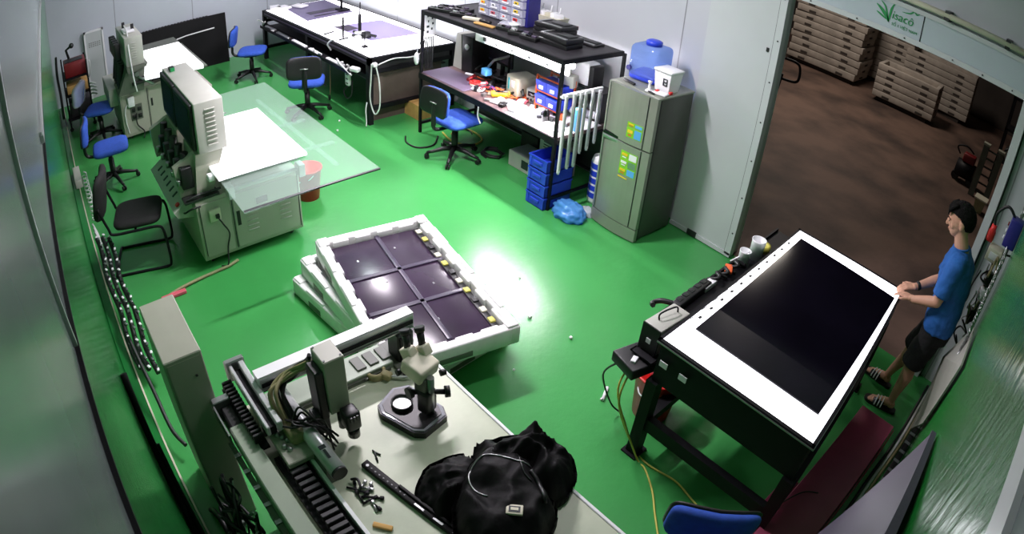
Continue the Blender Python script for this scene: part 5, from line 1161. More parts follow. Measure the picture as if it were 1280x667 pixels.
# cross beam
bm_ = MB().b2(-2.095, -2.025, .49, 1.30, .975, 1.05, .006, 1).build('cross_beam', 'alu', gm)
MB().b2(-2.024, -2.018, .50, 1.29, 1.0, 1.02).build('beam_slot', 'black_metal', bm_)
MB().b2(-2.09, -2.03, .49, 1.30, 1.05, 1.054).build('beam_top_cover', 'white_gloss', bm_)
MB().b2(-2.024, -2.016, .50, 1.29, .978, .985).build('beam_lip', 'steel', bm_)
MB().b2(-2.10, -2.0, 1.19, 1.28, .80, .975, .006, 1).build('beam_post', 'steel_dark', gm)
MB().b2(-2.17, -1.97, 1.16, 1.31, .80, .815, .003, 1).build('post_foot', 'machine_dark_grey', gm)
for k in range(3): MB().b2(-2.0, -1.992, 1.20 + .025 * k, 1.212 + .025 * k, .82, .96).build('post_rib', 'black_metal', gm)
MB().b2(-2.15, -2.0, .45, 1.16, .80, .84, .004, 1).build('rear_duct', 'beam_green', gm)
MB().b2(-2.02, -1.99, .5, 1.14, .80, .82).build('duct_edge', 'machine_dark_grey', gm)
for k in range(3): MB().b2(-2.12, -2.03, .98 + .07 * k, 1.03 + .07 * k, .84, .85, .002, 1).build('junction_box', 'machine_dark_grey', gm)
# laser tube along the table
tb_ = MB().cyl((-2.05, .575, .93), (-1.50, .582, .93), .036, n=22).build('laser_tube', 'alu', gm)
MB().cyl((-1.50, .582, .93), (-1.488, .582, .93), .034, n=22).build('tube_end', 'black_plastic', tb_)
b = MB(); b.box((-1.58, .578, .967), (.05, .012, .002)); b.box((-1.62, .578, .967), (.02, .03, .002)); b.build('tube_marking', 'ink', tb_)
MB().b2(-2.02, -1.56, .55, .61, .80, .897).build('tube_support', 'machine_dark_grey', gm)
# moving carriage with the head box
MB().b2(-1.92, -1.66, .43, .60, .87, .90, .004, 1).build('carriage_plate', 'machine_grey', gm)
MB().b2(-1.86, -1.73, .49, .60, .90, .96, .02).build('carriage_motor', 'cable_olive', gm)
MB().b2(-1.93, -1.90, .42, .60, .84, .96, .004, 1).build('carriage_bracket', 'steel_dark', gm)
hb = MB().b2(-1.875, -1.757, .70, .795, .955, 1.25, .004, 1).build('head_box', 'machine_grey', gm)
for y, x in ((.71, -1.865), (.785, -1.77), (.71, -1.77)): MB().cyl((x, y, 1.25), (x, y, 1.253), .005, n=8).build('screw', 'steel_dark', hb)
MB().b2(-1.86, -1.77, .66, .70, .93, 1.2, .006, 1).build('head_slide', 'black_plastic', gm)
MB().b2(-1.84, -1.78, .63, .70, .84, .96, .004, 1).build('slide_bracket', 'steel_dark', gm)
b = MB(); b.box((-1.70, .76, .96), (.07, .07, .10), .012); cmx = b.build('camera_block', 'black_plastic', gm)
for k in range(3): MB().box((-1.662, .745 + .015 * k, .985), (.006, .009, .03)).build('camera_fin', 'steel_dark', cmx)
MB().cyl((-1.70, .765, .91), (-1.70, .765, .85), .028).build('lens', 'black_gloss', cmx)
MB().cyl((-1.76, .745, .95), (-1.76, .745, .86), .018).build('nozzle', 'steel_dark', gm)
b = MB()
rnd = random.Random(44)
for i in range(7):
    b = MB(); y0 = .49 + .012 * i
    b.curve([(-1.84 + .01 * i, y0, .95), (-1.92 + rnd.uniform(-.02, .02), .50 + .01 * i, 1.05 + rnd.uniform(-.02, .02)), (-1.95 + rnd.uniform(-.02, .02), .58 + .01 * i, 1.09 + rnd.uniform(-.02, .03)), (-1.90, .65 + .006 * i, 1.14 + rnd.uniform(-.02, .03)), (-1.87, .69, 1.17 + .008 * i)], .009)
    b.build('head_cable', 'cable_olive' if i < 4 else 'cable_black', gm)
for i in range(9):
    b = MB(); b.curve([(-1.80 + rnd.uniform(-.05, .04), .50 + rnd.uniform(-.02, .06), .965), (-1.76 + rnd.uniform(-.05, .05), .56 + rnd.uniform(-.04, .04), 1.01 + rnd.uniform(-.03, .04)), (-1.74 + rnd.uniform(-.06, .05), .62 + rnd.uniform(-.03, .03), .98 + rnd.uniform(-.05, .05)), (-1.72 + rnd.uniform(-.05, .04), .66 + rnd.uniform(-.02, .03), .88 + rnd.uniform(-.05, .05))], .005)
    b.build('loose_wire', 'cable_black', gm)
for i in range(5): MB().ball((-1.83 + .025 * i, .46 + .014 * (i % 3), .905), .013).build('cable_gland', 'steel', gm)
# things on the table
t = thing('microscope', 'stereo microscope with cream head on a black and glass base', 'microscope', (-1.70, 1.06, bz2))
def sq(x, y): return (x, y)
BQ = [(-1.80, .945), (-1.855, 1.06), (-1.83, 1.135), (-1.63, 1.185), (-1.575, 1.165), (-1.545, 1.03), (-1.575, .99), (-1.75, .93)]
MB().prism(BQ, bz2, bz2 + .035).build('base', 'black_plastic', t)
cxm, cym = sum(p[0] for p in BQ) / 8, sum(p[1] for p in BQ) / 8
MB().prism([(cxm + (x - cxm) * .95, cym + (y - cym) * .95) for x, y in BQ], bz2 + .035, bz2 + .043).build('base_rim', 'clear_plastic', t)
MB().prism([(cxm + (x - cxm) * .86, cym + (y - cym) * .84) for x, y in BQ], bz2 + .043, bz2 + .047).build('base_plate', 'black_plastic', t)
b = MB(); b.lathe([(.048, .0), (.05, .02), (.044, .022), (.04, .006)], (-1.735, 1.035, bz2 + .045), 28); b.build('stage_ring', 'black_plastic', t)
MB().cyl((-1.735, 1.035, bz2 + .044), (-1.735, 1.035, bz2 + .054), .040, n=28).build('stage_plate', 'white_gloss', t)
MB().cyl((-1.625, 1.115, bz2 + .045), (-1.625, 1.115, bz2 + .26), .016).build('pillar', 'steel', t)
MB().box((-1.64, 1.105, bz2 + .12), (.06, .07, .12), .01, .3).build('focus_block', 'black_plastic', t)
b = MB(); b.cyl((-1.675, 1.05, bz2 + .17), (-1.675, 1.03, bz2 + .17), .026); b.cyl((-1.60, 1.17, bz2 + .165), (-1.59, 1.19, bz2 + .165), .026); b.cyl((-1.675, 1.05, bz2 + .17), (-1.60, 1.17, bz2 + .165), .012); b.build('focus_knob', 'black_plastic', t)
b = MB(); b.box((-1.66, 1.10, bz2 + .20), (.06, .05, .10), .006, .3); b.build('arm', 'machine_dark_grey', t)
hm = MB().box((-1.695, 1.11, bz2 + .275), (.115, .125, .075), .012, Matrix.Rotation(.25, 3, 'Z') @ Matrix.Rotation(R(12), 3, 'Y')).build('head', 'cream', t)
MB().box((-1.665, 1.095, bz2 + .275), (.04, .004, .03), .001, .25).build('head_emblem', 'machine_white', hm)
for s, (x, y) in zip((-1, 1), ((-1.755, 1.095), (-1.735, 1.155))):
    MB().box((x, y, bz2 + .315), (.06, .048, .05), .006, Matrix.Rotation(.25, 3, 'Z') @ Matrix.Rotation(R(-30), 3, 'Y')).build('prism_housing', 'cream', t)
    e = MB().cyl((x - .01, y + .002, bz2 + .335), (x - .035, y + .008, bz2 + .385), .016, n=16).build('eyepiece', 'black_plastic', t)
    MB().cyl((x - .035, y + .008, bz2 + .385), (x - .045, y + .010, bz2 + .405), .021, .024, n=16).build('eyecup', 'black_plastic', e)
b = MB(); b.cyl((-1.74, 1.045, bz2 + .245), (-1.74, 1.02, bz2 + .245), .014); b.cyl((-1.64, 1.175, bz2 + .24), (-1.635, 1.20, bz2 + .24), .014); b.build('zoom_knob', 'black_plastic', t)
t = thing('ring_light', 'cream ring light with a cord lying on the gantry machine table', 'lamp', (-2.0, 1.06, bz2))
b = MB(); b.lathe([(.034, .0), (.05, .0), (.05, .03), (.046, .034), (.034, .034), (.034, 0)], (-2.005, 1.06, bz2), 28); b.build('ring', 'ring_tan', t)
MB().lathe([(.033, .008), (.033, .03)], (-2.005, 1.06, bz2), 28).build('inner_ring', 'black_plastic', t)
MB().box((-1.955, 1.09, bz2 + .02), (.05, .04, .035), .006, .5).build('lamp_box', 'ring_tan', t)
for a in (2.2, 3.6, 5.0): MB().cyl((-2.005 + .05 * math.cos(a), 1.06 + .05 * math.sin(a), bz2 + .017), (-2.005 + .068 * math.cos(a), 1.06 + .068 * math.sin(a), bz2 + .017), .004, n=8).build('clamp_screw', 'steel', t)
for k in range(2): MB().curve([(-1.94, 1.105 + .012 * k, bz2 + .02), (-1.90, 1.15 + .01 * k, bz2 + .02), (-1.88, 1.19 + .01 * k, bz2 + .03), (-1.86, 1.21, bz2 + .05)], .004).build('cord', 'cable_white', t)
MB().box((-1.925, 1.175, bz2 + .02), (.04, .03, .025), .008).build('plug', 'black_plastic', t)
# dark perforated bar
t = thing('steel_bar', 'long black perforated bar lying on the gantry machine table', 'bar', (-1.3, .78, bz2))
d = Vector((-1.06, .835, 0)) - Vector((-1.56, .735, 0)); ang = math.atan2(d.y, d.x)
b = MB(); b.X = Matrix.Translation((-1.30, .785, bz2)) @ Matrix.Rotation(ang, 4, 'Z'); b.box((0, 0, .012), (.55, .036, .022), .003); b.box((.1, .012, .026), (.36, .014, .012), .002); bb = b.build('bar_body', 'matte_black', t)
for i in range(10):
    b = MB(); b.X = Matrix.Translation((-1.30, .785, bz2)) @ Matrix.Rotation(ang, 4, 'Z'); b.cyl((-.25 + .024 * i, -.004, .0232), (-.25 + .024 * i, -.004, .0242), .0038 if i else .007, n=10); b.build('hole', 'steel_dark' if i else 'white', bb)
for i in range(3):
    b = MB(); b.X = Matrix.Translation((-1.30, .785, bz2)) @ Matrix.Rotation(ang, 4, 'Z'); b.box((.05 + .1 * i, -.008, .0235), (.05, .009, .002)); b.build('slot', 'steel', bb)
rnd = random.Random(8)
for i in range(11):
    x, y = -1.42 + rnd.uniform(-.06, .07), .645 + rnd.uniform(-.03, .035)
    b = MB(); l = rnd.uniform(.02, .045); a = rnd.uniform(0, 3.1); dx, dy = l * math.cos(a), l * math.sin(a)
    b.tube([(x - dx, y - dy, bz2 + .006), (x, y, bz2 + .009), (x + dx, y + dy, bz2 + .006)], .005, 6); b.box((x + dx, y + dy, bz2 + .008), (.018, .014, .014), .003, a)
    single('metal_clip', b, 'black_metal' if i % 3 else 'steel', 'small metal clip in the scatter beside the black bar', 'clip', 'scattered metal clips on the table')
b = MB(); b.tube([(-1.615, .800, bz2 + .005), (-1.60, .802, bz2 + .006), (-1.55, .785, bz2 + .005)], .004, 6); b.tube([(-1.60, .802, bz2 + .006), (-1.575, .815, bz2 + .005)], .004, 6); single('tweezers', b, 'steel_dark', 'small tweezers lying on the table between tube and bar', 'tweezers')
b = MB(); b.box((-1.26, .62, bz2 + .008), (.08, .022, .014), .003, .7); single('metal_clip', b, 'cardboard', 'brown metal clip close to the silver rail at the lower edge', 'clip')
b = MB(); b.curve([(-1.52, .635, bz2 + .02), (-1.50, .655, bz2 + .03), (-1.46, .645, bz2 + .03), (-1.45, .62, bz2 + .01)], .006); single('cable', b, 'cable_black', 'black wire loop at the dark end of the laser tube', 'cable')
# black bag and jacket heap on the table
def heap(name, mats, poly, z0, H, parent, seed=1.0, fold=.25, fall=.08, hump=None):
    """Crumpled cloth over an outline: height rises from the rim and is broken by ridged folds."""
    k_ = len(poly); P = [Vector((*poly[i], 0)).lerp(Vector((*poly[(i + 1) % k_], 0)), j / 7) for i in range(k_) for j in range(7)]; c = sum(P, Vector()) / len(P)
    b = MB(); vs = []; rings = 24; m = len(P)
    for r in range(rings + 1):
        s = 1 - r / rings
        for p in P:
            q = c + (p - c) * s
            w = Vector((noise.noise(q * 5 + Vector((seed, 0, 0))), noise.noise(q * 5 + Vector((0, seed, 4))), 0)) * .06
            u = q + w; dd = min((q - pp).length for pp in P[::2])
            r1 = 1 - 2 * abs(noise.noise(Vector((u.x * 6.5, u.y * 6.5, seed)))); r2 = 1 - 2 * abs(noise.noise(Vector((u.x * 15 + u.y * 6, u.y * 15 - u.x * 6, seed * 3))))
            h = H * (1 - math.exp(-dd / fall)) * (1 + fold * (r1 - .4) + fold * .22 * (r2 - .4))
            if hump: h += hump[2] * math.exp(-((q.x - hump[0]) ** 2 + (q.y - hump[1]) ** 2) / .012) * min(1, dd / .05)
            vs.append((q.x + w.x * .25 * s, q.y + w.y * .25 * s, z0 + max(h, 0)))
    fs = [(r * m + i, r * m + (i + 1) % m, (r + 1) * m + (i + 1) % m, (r + 1) * m + i) for r in range(rings) for i in range(m)]
    fs += [list(range(m - 1, -1, -1))]
    b.add(vs, fs, True); o = b.build(name, mats, parent); return o
jk = thing('jacket', 'black nylon jacket spread around the backpack on the gantry machine table', 'jacket', (-1.25, 1.05, bz2))
heap('sleeve', 'nylon', [(-1.325, .815), (-1.385, .90), (-1.40, 1.02), (-1.365, 1.10), (-1.30, 1.15), (-1.20, 1.05), (-1.13, .90), (-1.16, .80), (-1.22, .815), (-1.26, .79)], bz2, .115, jk, 1.3, .7, .045)
heap('body_cloth', 'nylon', [(-1.28, 1.06), (-1.36, 1.16), (-1.335, 1.29), (-1.29, 1.34), (-1.30, 1.42), (-1.235, 1.45), (-1.19, 1.41), (-1.08, 1.43), (-.98, 1.38), (-.93, 1.28), (-.93, 1.19), (-.98, 1.12), (-1.14, 1.02)], bz2, .15, jk, 1.7, .75, .04)
bp = thing('backpack', 'black backpack with piped round flap and small white label on the table', 'backpack', (-1.05, 1.02, bz2))
heap('pack_body', 'nylon', [(-1.21, .94), (-1.275, 1.05), (-1.285, 1.15), (-1.22, 1.22), (-1.12, 1.25), (-.98, 1.22), (-.86, 1.17), (-.80, 1.05), (-.80, .88), (-.90, .78), (-1.04, .80), (-1.15, .86)], bz2, .20, bp, 2.1, .2, .03)
from mathutils.bvhtree import BVHTree
pk = [o for o in KIDS[bp.name] if o.name.startswith('pack_body')][0]
bvh = BVHTree.FromPolygons([world(pk) @ v.co for v in pk.data.vertices], [tuple(p.vertices) for p in pk.data.polygons])
def ontop(x, y, dz=.004):
    h = bvh.ray_cast(Vector((x, y, 3)), Vector((0, 0, -1)))[0]
    return (x, y, (h.z if h else bz2 + .1) + dz)
P = smooth_path([(-1.05, .96, 0), (-1.11, .945, 0), (-1.175, .97, 0), (-1.205, 1.035, 0), (-1.185, 1.10, 0), (-1.12, 1.13, 0), (-1.06, 1.18, 0)], 8)
b = MB(); b.tube([ontop(p.x, p.y) for p in P], .0032, 6); b.build('piping', 'steel', bp)
b = MB(); P = smooth_path([(-1.04, 1.16, 0), (-.98, 1.15, 0), (-.90, 1.11, 0)], 6); b.tube([ontop(p.x, p.y, .006) for p in P], .010, 6); b.build('strap', 'black_plastic', bp)
b = MB(); P = smooth_path([(-1.12, 1.17, 0), (-1.05, 1.13, 0), (-1.0, 1.13, 0)], 6); b.tube([ontop(p.x, p.y, .003) for p in P], .003, 6); b.build('zip_line', 'steel_dark', bp)
lz = ontop(-.93, .985)[2]
lb = MB().box((-.93, .985, lz + .004), (.062, .044, .012), .003, .8).build('label_patch', 'cream', bp)
b = MB(); b.box((-.93, .985, lz + .011), (.042, .026, .002), 0, .8); b.build('label_print', 'ink', lb)
b = MB(); b.box((-.93, .985, lz + .0125), (.028, .012, .002), 0, .8); b.build('label_print', 'cream', lb)
# tall grey control cabinet
t = thing('control_cabinet', 'tall plain grey cabinet standing left of the gantry machine', 'cabinet', (-2.4, .2, 0))
cb = MB().b2(-2.64, -2.175, .115, .303, .01, 1.2, .005, 1).build('cabinet_shell', 'machine_grey', t)
MB().b2(-2.174, -2.172, .13, .29, .04, 1.18).build('end_sheet', 'machine_grey', cb)
MB().cyl((-2.176, .25, 1.08), (-2.168, .25, 1.08), .006, n=8).build('screw', 'steel_dark', cb)
for x in (-2.6, -2.22): MB().b2(x - .02, x + .02, .13, .29, 0, .012).build('foot', 'black_plastic', cb)
# cables heaped between cabinet and gantry machine
rnd = random.Random(17)
for i in range(16):
    x = -1.95 + .06 * (i % 9); P = [(x + rnd.uniform(-.18, .18), .17 + rnd.uniform(-.11, .08), .25 + rnd.uniform(-.22, .4)) for _ in range(6)]
    cable('dark wire in the tangle between grey cabinet and gantry machine', P, rnd.uniform(.006, .010), ('cable_black', 'cable_black', 'steel_dark', 'cable_white')[i % 4], 'tangled wires beside the grey cabinet', 'wire', 'wire')
b = MB(); b.curve([(-2.3, .06, .02), (-2.1, .07, .25), (-1.95, .08, .3), (-1.85, .07, .15), (-1.9, .05, .02)], .016); single('cable', b, 'cable_black', 'thick black cable arch at the foot of the grey cabinet', 'cable')
# ------------------------------------------------------------------ the man at the light table
pr = thing('person', 'young man in blue t-shirt and black shorts bent over the big light table corner', 'person', (-.22, 4.12, 0))
def ell(b, rings):
    """Loft of elliptical rings (centre, half-depth x, half-width y) for torso and shorts."""
    n = 28; vs = []
    for c, rx, ry in rings:
        for i in range(n):
            a = 2 * math.pi * i / n; ca, sa = math.cos(a), math.sin(a); e = .8
            vs.append(Vector(c) + Vector((rx * math.copysign(abs(ca) ** e, ca), ry * math.copysign(abs(sa) ** e, sa), 0)))
    k = len(rings)
    fs = [(j * n + i, j * n + (i + 1) % n, (j + 1) * n + (i + 1) % n, (j + 1) * n + i) for j in range(k - 1) for i in range(n)]
    fs += [list(range(n - 1, -1, -1)), [(k - 1) * n + i for i in range(n)]]
    b.add(vs, fs, True)
def merge(o, voxel, it=6, f=.5):
    m = o.modifiers.new('merge', 'REMESH'); m.mode = 'VOXEL'; m.voxel_size = voxel; m.use_smooth_shade = True
    s = o.modifiers.new('soften', 'SMOOTH'); s.iterations = it; s.factor = f
LS, LE, LW = Vector((-.215, 3.955, 1.305)), Vector((-.235, 3.925, 1.035)), Vector((-.405, 3.955, .945))
RS, RE, RW = Vector((-.235, 4.285, 1.305)), Vector((-.30, 4.27, 1.04)), Vector((-.44, 4.115, .955))
HC = Vector((-.315, 4.12, 1.545)); HR = Matrix.Translation(HC) @ Matrix.Rotation(R(10), 4, 'Z') @ Matrix.Rotation(R(-20), 4, 'Y')
b = MB()
# neck and torso core
b.tube([(-.215, 4.12, 1.28), (-.235, 4.12, 1.36), (-.268, 4.12, 1.43), (-.295, 4.12, 1.50)], [.07, .056, .052, .05], 16)
ell(b, [((-.16, 4.12, .9), .10, .15), ((-.17, 4.12, 1.05), .09, .135), ((-.20, 4.12, 1.25), .10, .16), ((-.225, 4.12, 1.34), .06, .11)])
# head: skull, jaw, nose, brow, ears (face toward -x)
b.X = HR
def blob(c, r, sc, n=18): b.ball(c, r, n, sc)
bm = bmesh.new(); bmesh.ops.create_uvsphere(bm, u_segments=32, v_segments=22, radius=1)
for v in bm.verts:
    x, y, z = v.co
    w = 1 - .20 * max(0, -z) - .10 * max(0, -x) * max(0, -z)
    v.co = Vector((x * .096 - .010 * max(0, -z), y * .073 * w, z * .112))
b.bm(bm, True)
# jaw and chin as one tapering loft under the cheeks
b.tube([(-.018, 0, -.03), (-.040, 0, -.062), (-.058, 0, -.084), (-.072, 0, -.098)], [.064, .052, .038, .021], 18)
b.tube([(-.092, 0, .014), (-.101, 0, -.010), (-.109, 0, -.028)], [.008, .0095, .011], 10); blob((-.105, 0, -.031), .0095, (1, 1.5, .75))
blob((-.086, .028, .020), .016, (.55, 1.5, .5)); blob((-.086, -.028, .020), .016, (.55, 1.5, .5))
blob((-.062, .034, -.026), .022, (.7, 1, 1.2)); blob((-.062, -.034, -.026), .022, (.7, 1, 1.2))
blob((-.090, 0, -.056), .010, (.8, 1.8, .5)); blob((-.087, 0, -.068), .010, (.8, 1.6, .55))
for s in (-1, 1):
    blob((.008, s * .077, -.012), .03, (.62, .28, 1.05)); blob((-.002, s * .074, -.035), .014, (.8, .4, 1))
b.X = None
# arms
for S, E_, W in ((LS, LE, LW), (RS, RE, RW)):
    b.tube([S, S.lerp(E_, .3), S.lerp(E_, .7), E_], [.052, .047, .041, .037], 14)
    b.ball(E_, .038, 12)
    b.tube([E_, E_.lerp(W, .3), E_.lerp(W, .75), W], [.037, .039, .031, .026], 14)
# hands: palm, four fingers, thumb
def hand(W, d, up, side, curl):
    d = d.normalized(); w = d.cross(up).normalized() * side; up = w.cross(d).normalized() * side
    c = W + d * .045
    m = Matrix((d, w, d.cross(w))).transposed()
    b.box(c, (.085, .074, .026), .011, m)
    b.tube([W - d * .02, W + d * .02], [.026, .027], 12)
    u2 = Vector((0, 0, 1))
    for k, (off, l) in enumerate(((-.028, .066), (-.0095, .075), (.0095, .07), (.028, .056))):
        p = W + d * .083 + w * off; ln = l
        q1 = p + (d * math.cos(curl * .5) - u2 * math.sin(curl * .5)) * ln * .45
        q2 = q1 + (d * math.cos(curl * 1.2) - u2 * math.sin(curl * 1.2)) * ln * .32
        q3 = q2 + (d * math.cos(curl * 1.7) - u2 * math.sin(curl * 1.7)) * ln * .25
        b.tube([p - d * .012, p, q1, q2, q3], [.0095, .0095, .009, .0082, .007], 10)
    p = W + d * .03 - w * .034
    q1 = p + (d * .6 - w * .6 - u2 * .15).normalized() * .036; q2 = q1 + (d * .9 - w * .1 - u2 * .25).normalized() * .03
    b.tube([p + w * .015, p, q1, q2], [.013, .013, .0105, .008], 10)
hand(LW, Vector((-.9, .28, -.18)), Vector((0, 0, 1)), 1, .5)
hand(RW, Vector((-.75, -.6, -.18)), Vector((0, 0, 1)), -1, .75)
# legs and feet
LH, LK, LA = Vector((-.15, 4.05, .86)), Vector((-.205, 4.045, .46)), Vector((-.205, 4.065, .09))
RH, RK, RA = Vector((-.15, 4.19, .86)), Vector((-.265, 4.235, .47)), Vector((-.355, 4.315, .09))
for H0, K, A, yaw in ((LH, LK, LA, R(8)), (RH, RK, RA, R(-8))):
    b.tube([H0, H0.lerp(K, .5), K], [.085, .07, .052], 16); b.ball(K, .052, 14)
    b.tube([K, K.lerp(A, .3) + Vector((.012, 0, 0)), K.lerp(A, .75), A], [.05, .054, .036, .03], 16)
    f_ = Vector((-math.cos(yaw), -math.sin(yaw), 0)); w_ = Vector((-f_.y, f_.x, 0))
    b.ball(A + Vector((.012, 0, -.03)), .034, 14, (1.1, .9, 1))
    b.tube([A + Vector((0, 0, -.02)), A + f_ * .07 + Vector((0, 0, -.04)), A + f_ * .14 + Vector((0, 0, -.058))], [.034, .032, .024], 14)
    for k in range(5):
        o_ = w_ * (.032 - .016 * k); b.tube([A + f_ * .12 + o_ + Vector((0, 0, -.06)), A + f_ * (.185 - .008 * abs(k - 1)) + o_ * 1.05 + Vector((0, 0, -.066))], [.012, .009], 8)
body = b.build('body', 'skin', pr); merge(body, .0045, 5)
# hair: cap over the top and back, cropped sides
b = MB(); b.X = HR
bm = bmesh.new(); bmesh.ops.create_uvsphere(bm, u_segments=110, v_segments=72, radius=1)
for v in bm.verts:
    x, y, z = v.co
    k = 1 + .03 * noise.noise(v.co * 6) + .02 * noise.noise(v.co * 17)
    v.co = Vector((x * .107 * k + .006, y * .083 * k, z * .118 * k + .012))
dead = []
for v in bm.verts:
    x, y, z = v.co
    cut = .062 if x < -.06 else (.062 - (x + .06) * .55 if x < -.01 else (.034 - (x + .01) * 2.2 if x < .03 else (-.054 - (x - .03) * .35)))
    if z < cut: dead.append(v)
bmesh.ops.delete(bm, geom=dead, context='VERTS'); b.bm(bm, True)
hr = b.build('hair', 'hair', pr)
so_ = hr.modifiers.new('thickness', 'SOLIDIFY'); so_.thickness = .022; so_.offset = -1
b = MB(); b.X = HR
for k in range(13):
    q_ = .004 * math.sin(k * 2.3); b.tube([(-.02, -.056 + .0093 * k, .112 + q_), (-.062, -.054 + .009 * k, .098 + q_), (-.088, -.05 + .0083 * k, .074), (-.094 + q_, -.046 + .0077 * k, .052 + 1.5 * q_)], [.009, .011, .009, .003], 8)
b.build('fringe', 'hair', pr)
for s in (-1, 1):
    b = MB(); b.X = HR; b.ball((-.0895, s * .03, .0), .0075, 10, (.5, 1.4, .38)); b.build('eye', 'eye_dark', pr)
    b = MB(); b.X = HR; b.tube([(-.0945, s * .013, .021), (-.0955, s * .03, .026), (-.084, s * .047, .020)], .0034, 6); b.build('eyebrow', 'hair', pr)
b = MB(); b.X = HR; b.ball((-.0955, 0, -.0575), .0075, 12, (.5, 2.0, .36)); b.ball((-.0935, 0, -.066), .0075, 12, (.5, 1.7, .42)); b.build('lips', 'lip', pr)
# t-shirt
b = MB()
ell(b, [((-.155, 4.12, .80), .125, .185), ((-.16, 4.12, .88), .128, .185), ((-.17, 4.12, 1.02), .122, .178), ((-.195, 4.12, 1.16), .125, .186), ((-.212, 4.12, 1.27), .118, .19), ((-.225, 4.12, 1.335), .085, .15), ((-.238, 4.12, 1.375), .066, .085)])
for S, E_ in ((LS, LE), (RS, RE)):
    i_ = Vector((-.215, 4.12, 1.315))
    b.tube([i_.lerp(S, .55) , S + Vector((0, 0, -.005)), S.lerp(E_, .45), S.lerp(E_, .80)], [.075, .072, .066, .068], 18)
sh = b.build('t_shirt', 'shirt_blue', pr); merge(sh, .008, 5)
tx = bpy.data.textures.new('cloth_folds', 'CLOUDS'); tx.noise_scale = .09; tx.noise_depth = 2
dm = sh.modifiers.new('folds', 'DISPLACE'); dm.texture = tx; dm.strength = .022; dm.mid_level = .5; dm.texture_coords = 'LOCAL'
b = MB(); b.lathe([(.060, 0), (.066, .006), (.064, .018), (.056, .016)], (-.242, 4.12, 1.367), 24, Vector((-.3, 0, 1))); b.build('collar', 'shirt_blue', sh)
# shorts
b = MB()
ell(b, [((-.155, 4.12, .72), .12, .165), ((-.155, 4.12, .86), .122, .172), ((-.155, 4.12, .93), .112, .166)])
for H0, K in ((LH, LK), (RH, RK)):
    b.tube([H0 + Vector((0, 0, -.02)), H0.lerp(K, .5), H0.lerp(K, .98)], [.105, .098, .092], 20)
st = b.build('shorts', 'shorts_black', pr); merge(st, .008, 5)
dm = st.modifiers.new('folds', 'DISPLACE'); dm.texture = tx; dm.strength = .018; dm.mid_level = .5; dm.texture_coords = 'LOCAL'
# wristband and slippers
b = MB(); d_ = (RW - RE).normalized(); b.lathe([(.031, -.012), (.033, 0), (.031, .012), (.027, .012), (.027, -.012), (.031, -.012)], RE.lerp(RW, .9), 18, d_); b.build('wristband', 'black_plastic', pr)
for A, yaw in ((LA, R(8)), (RA, R(-8))):
    f_ = Vector((-math.cos(yaw), -math.sin(yaw), 0)); ang = math.atan2(f_.y, f_.x)
    b = MB(); b.X = Matrix.Translation((A.x, A.y, 0)) @ Matrix.Rotation(ang, 4, 'Z')
    P = smooth_path([(-.06, -.03, 0), (-.075, 0, 0), (-.06, .03, 0), (.06, .042, 0), (.16, .046, 0), (.205, .02, 0), (.205, -.02, 0), (.16, -.046, 0), (.06, -.042, 0)], 4, True)
    b.prism([(p.x, p.y) for p in P], 0, .022); sl = b.build('slipper', 'black_plastic', pr)
    b = MB(); b.X = Matrix.Translation((A.x, A.y, 0)) @ Matrix.Rotation(ang, 4, 'Z'); n = 9
    vs = []
    for i in range(n):
        a = math.pi * i / (n - 1)
        for x, rr in ((.045, 1.0), (.135, .92)):
            vs.append((x, -.05 * rr * math.cos(a), .015 + .066 * rr * math.sin(a) * (1 if x < .1 else .72)))
        for x, rr in ((.045, .93), (.135, .85)):
            vs.append((x, -.05 * rr * math.cos(a), .015 + .066 * rr * math.sin(a) * (1 if x < .1 else .72)))
    fs = []
    for i in range(n - 1):
        a = 4 * i; c = 4 * (i + 1); fs += [(a, a + 1, c + 1, c), (a + 2, c + 2, c + 3, a + 3), (a, c, c + 2, a + 2), (a + 1, a + 3, c + 3, c + 1)]
    b.add(vs, fs, True); stp = b.build('strap', 'black_plastic', sl)
    for k in range(3):
        b = MB(); b.X = Matrix.Translation((A.x, A.y, 0)) @ Matrix.Rotation(ang, 4, 'Z')
        P = [(.058 + .027 * k, -.0515 * math.cos(math.pi * i / 10) * (1 - .03 * k), .018 + .066 * math.sin(math.pi * i / 10) * (.97 - .10 * k)) for i in range(11)]
        b.tube(P, .0055, 6); b.build('white_stripe', 'white', stp)
# ------------------------------------------------------------------ beyond the doorway
def wtray(c, rz, L, W, H, label, group, m='foam_old', open_top=False):
    return foam_tray('foam_crate', label, c, rz, L, W, H, m, .08, group, notch=False)
for i in range(5):
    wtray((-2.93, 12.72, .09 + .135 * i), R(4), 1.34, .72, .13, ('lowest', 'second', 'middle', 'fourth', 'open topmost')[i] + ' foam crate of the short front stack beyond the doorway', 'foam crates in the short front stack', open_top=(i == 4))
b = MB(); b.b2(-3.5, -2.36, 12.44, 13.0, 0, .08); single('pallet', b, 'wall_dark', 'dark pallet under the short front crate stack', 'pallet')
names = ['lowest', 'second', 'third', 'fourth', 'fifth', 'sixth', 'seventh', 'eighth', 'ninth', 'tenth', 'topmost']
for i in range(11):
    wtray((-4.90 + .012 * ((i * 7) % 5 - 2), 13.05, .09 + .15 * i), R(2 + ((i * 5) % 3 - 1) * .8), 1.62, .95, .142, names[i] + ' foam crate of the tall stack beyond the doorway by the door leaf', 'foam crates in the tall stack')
b = MB(); b.b2(-5.6, -4.2, 12.65, 13.45, 0, .08); single('pallet', b, 'wall_dark', 'dark pallet under the tall crate stack', 'pallet')
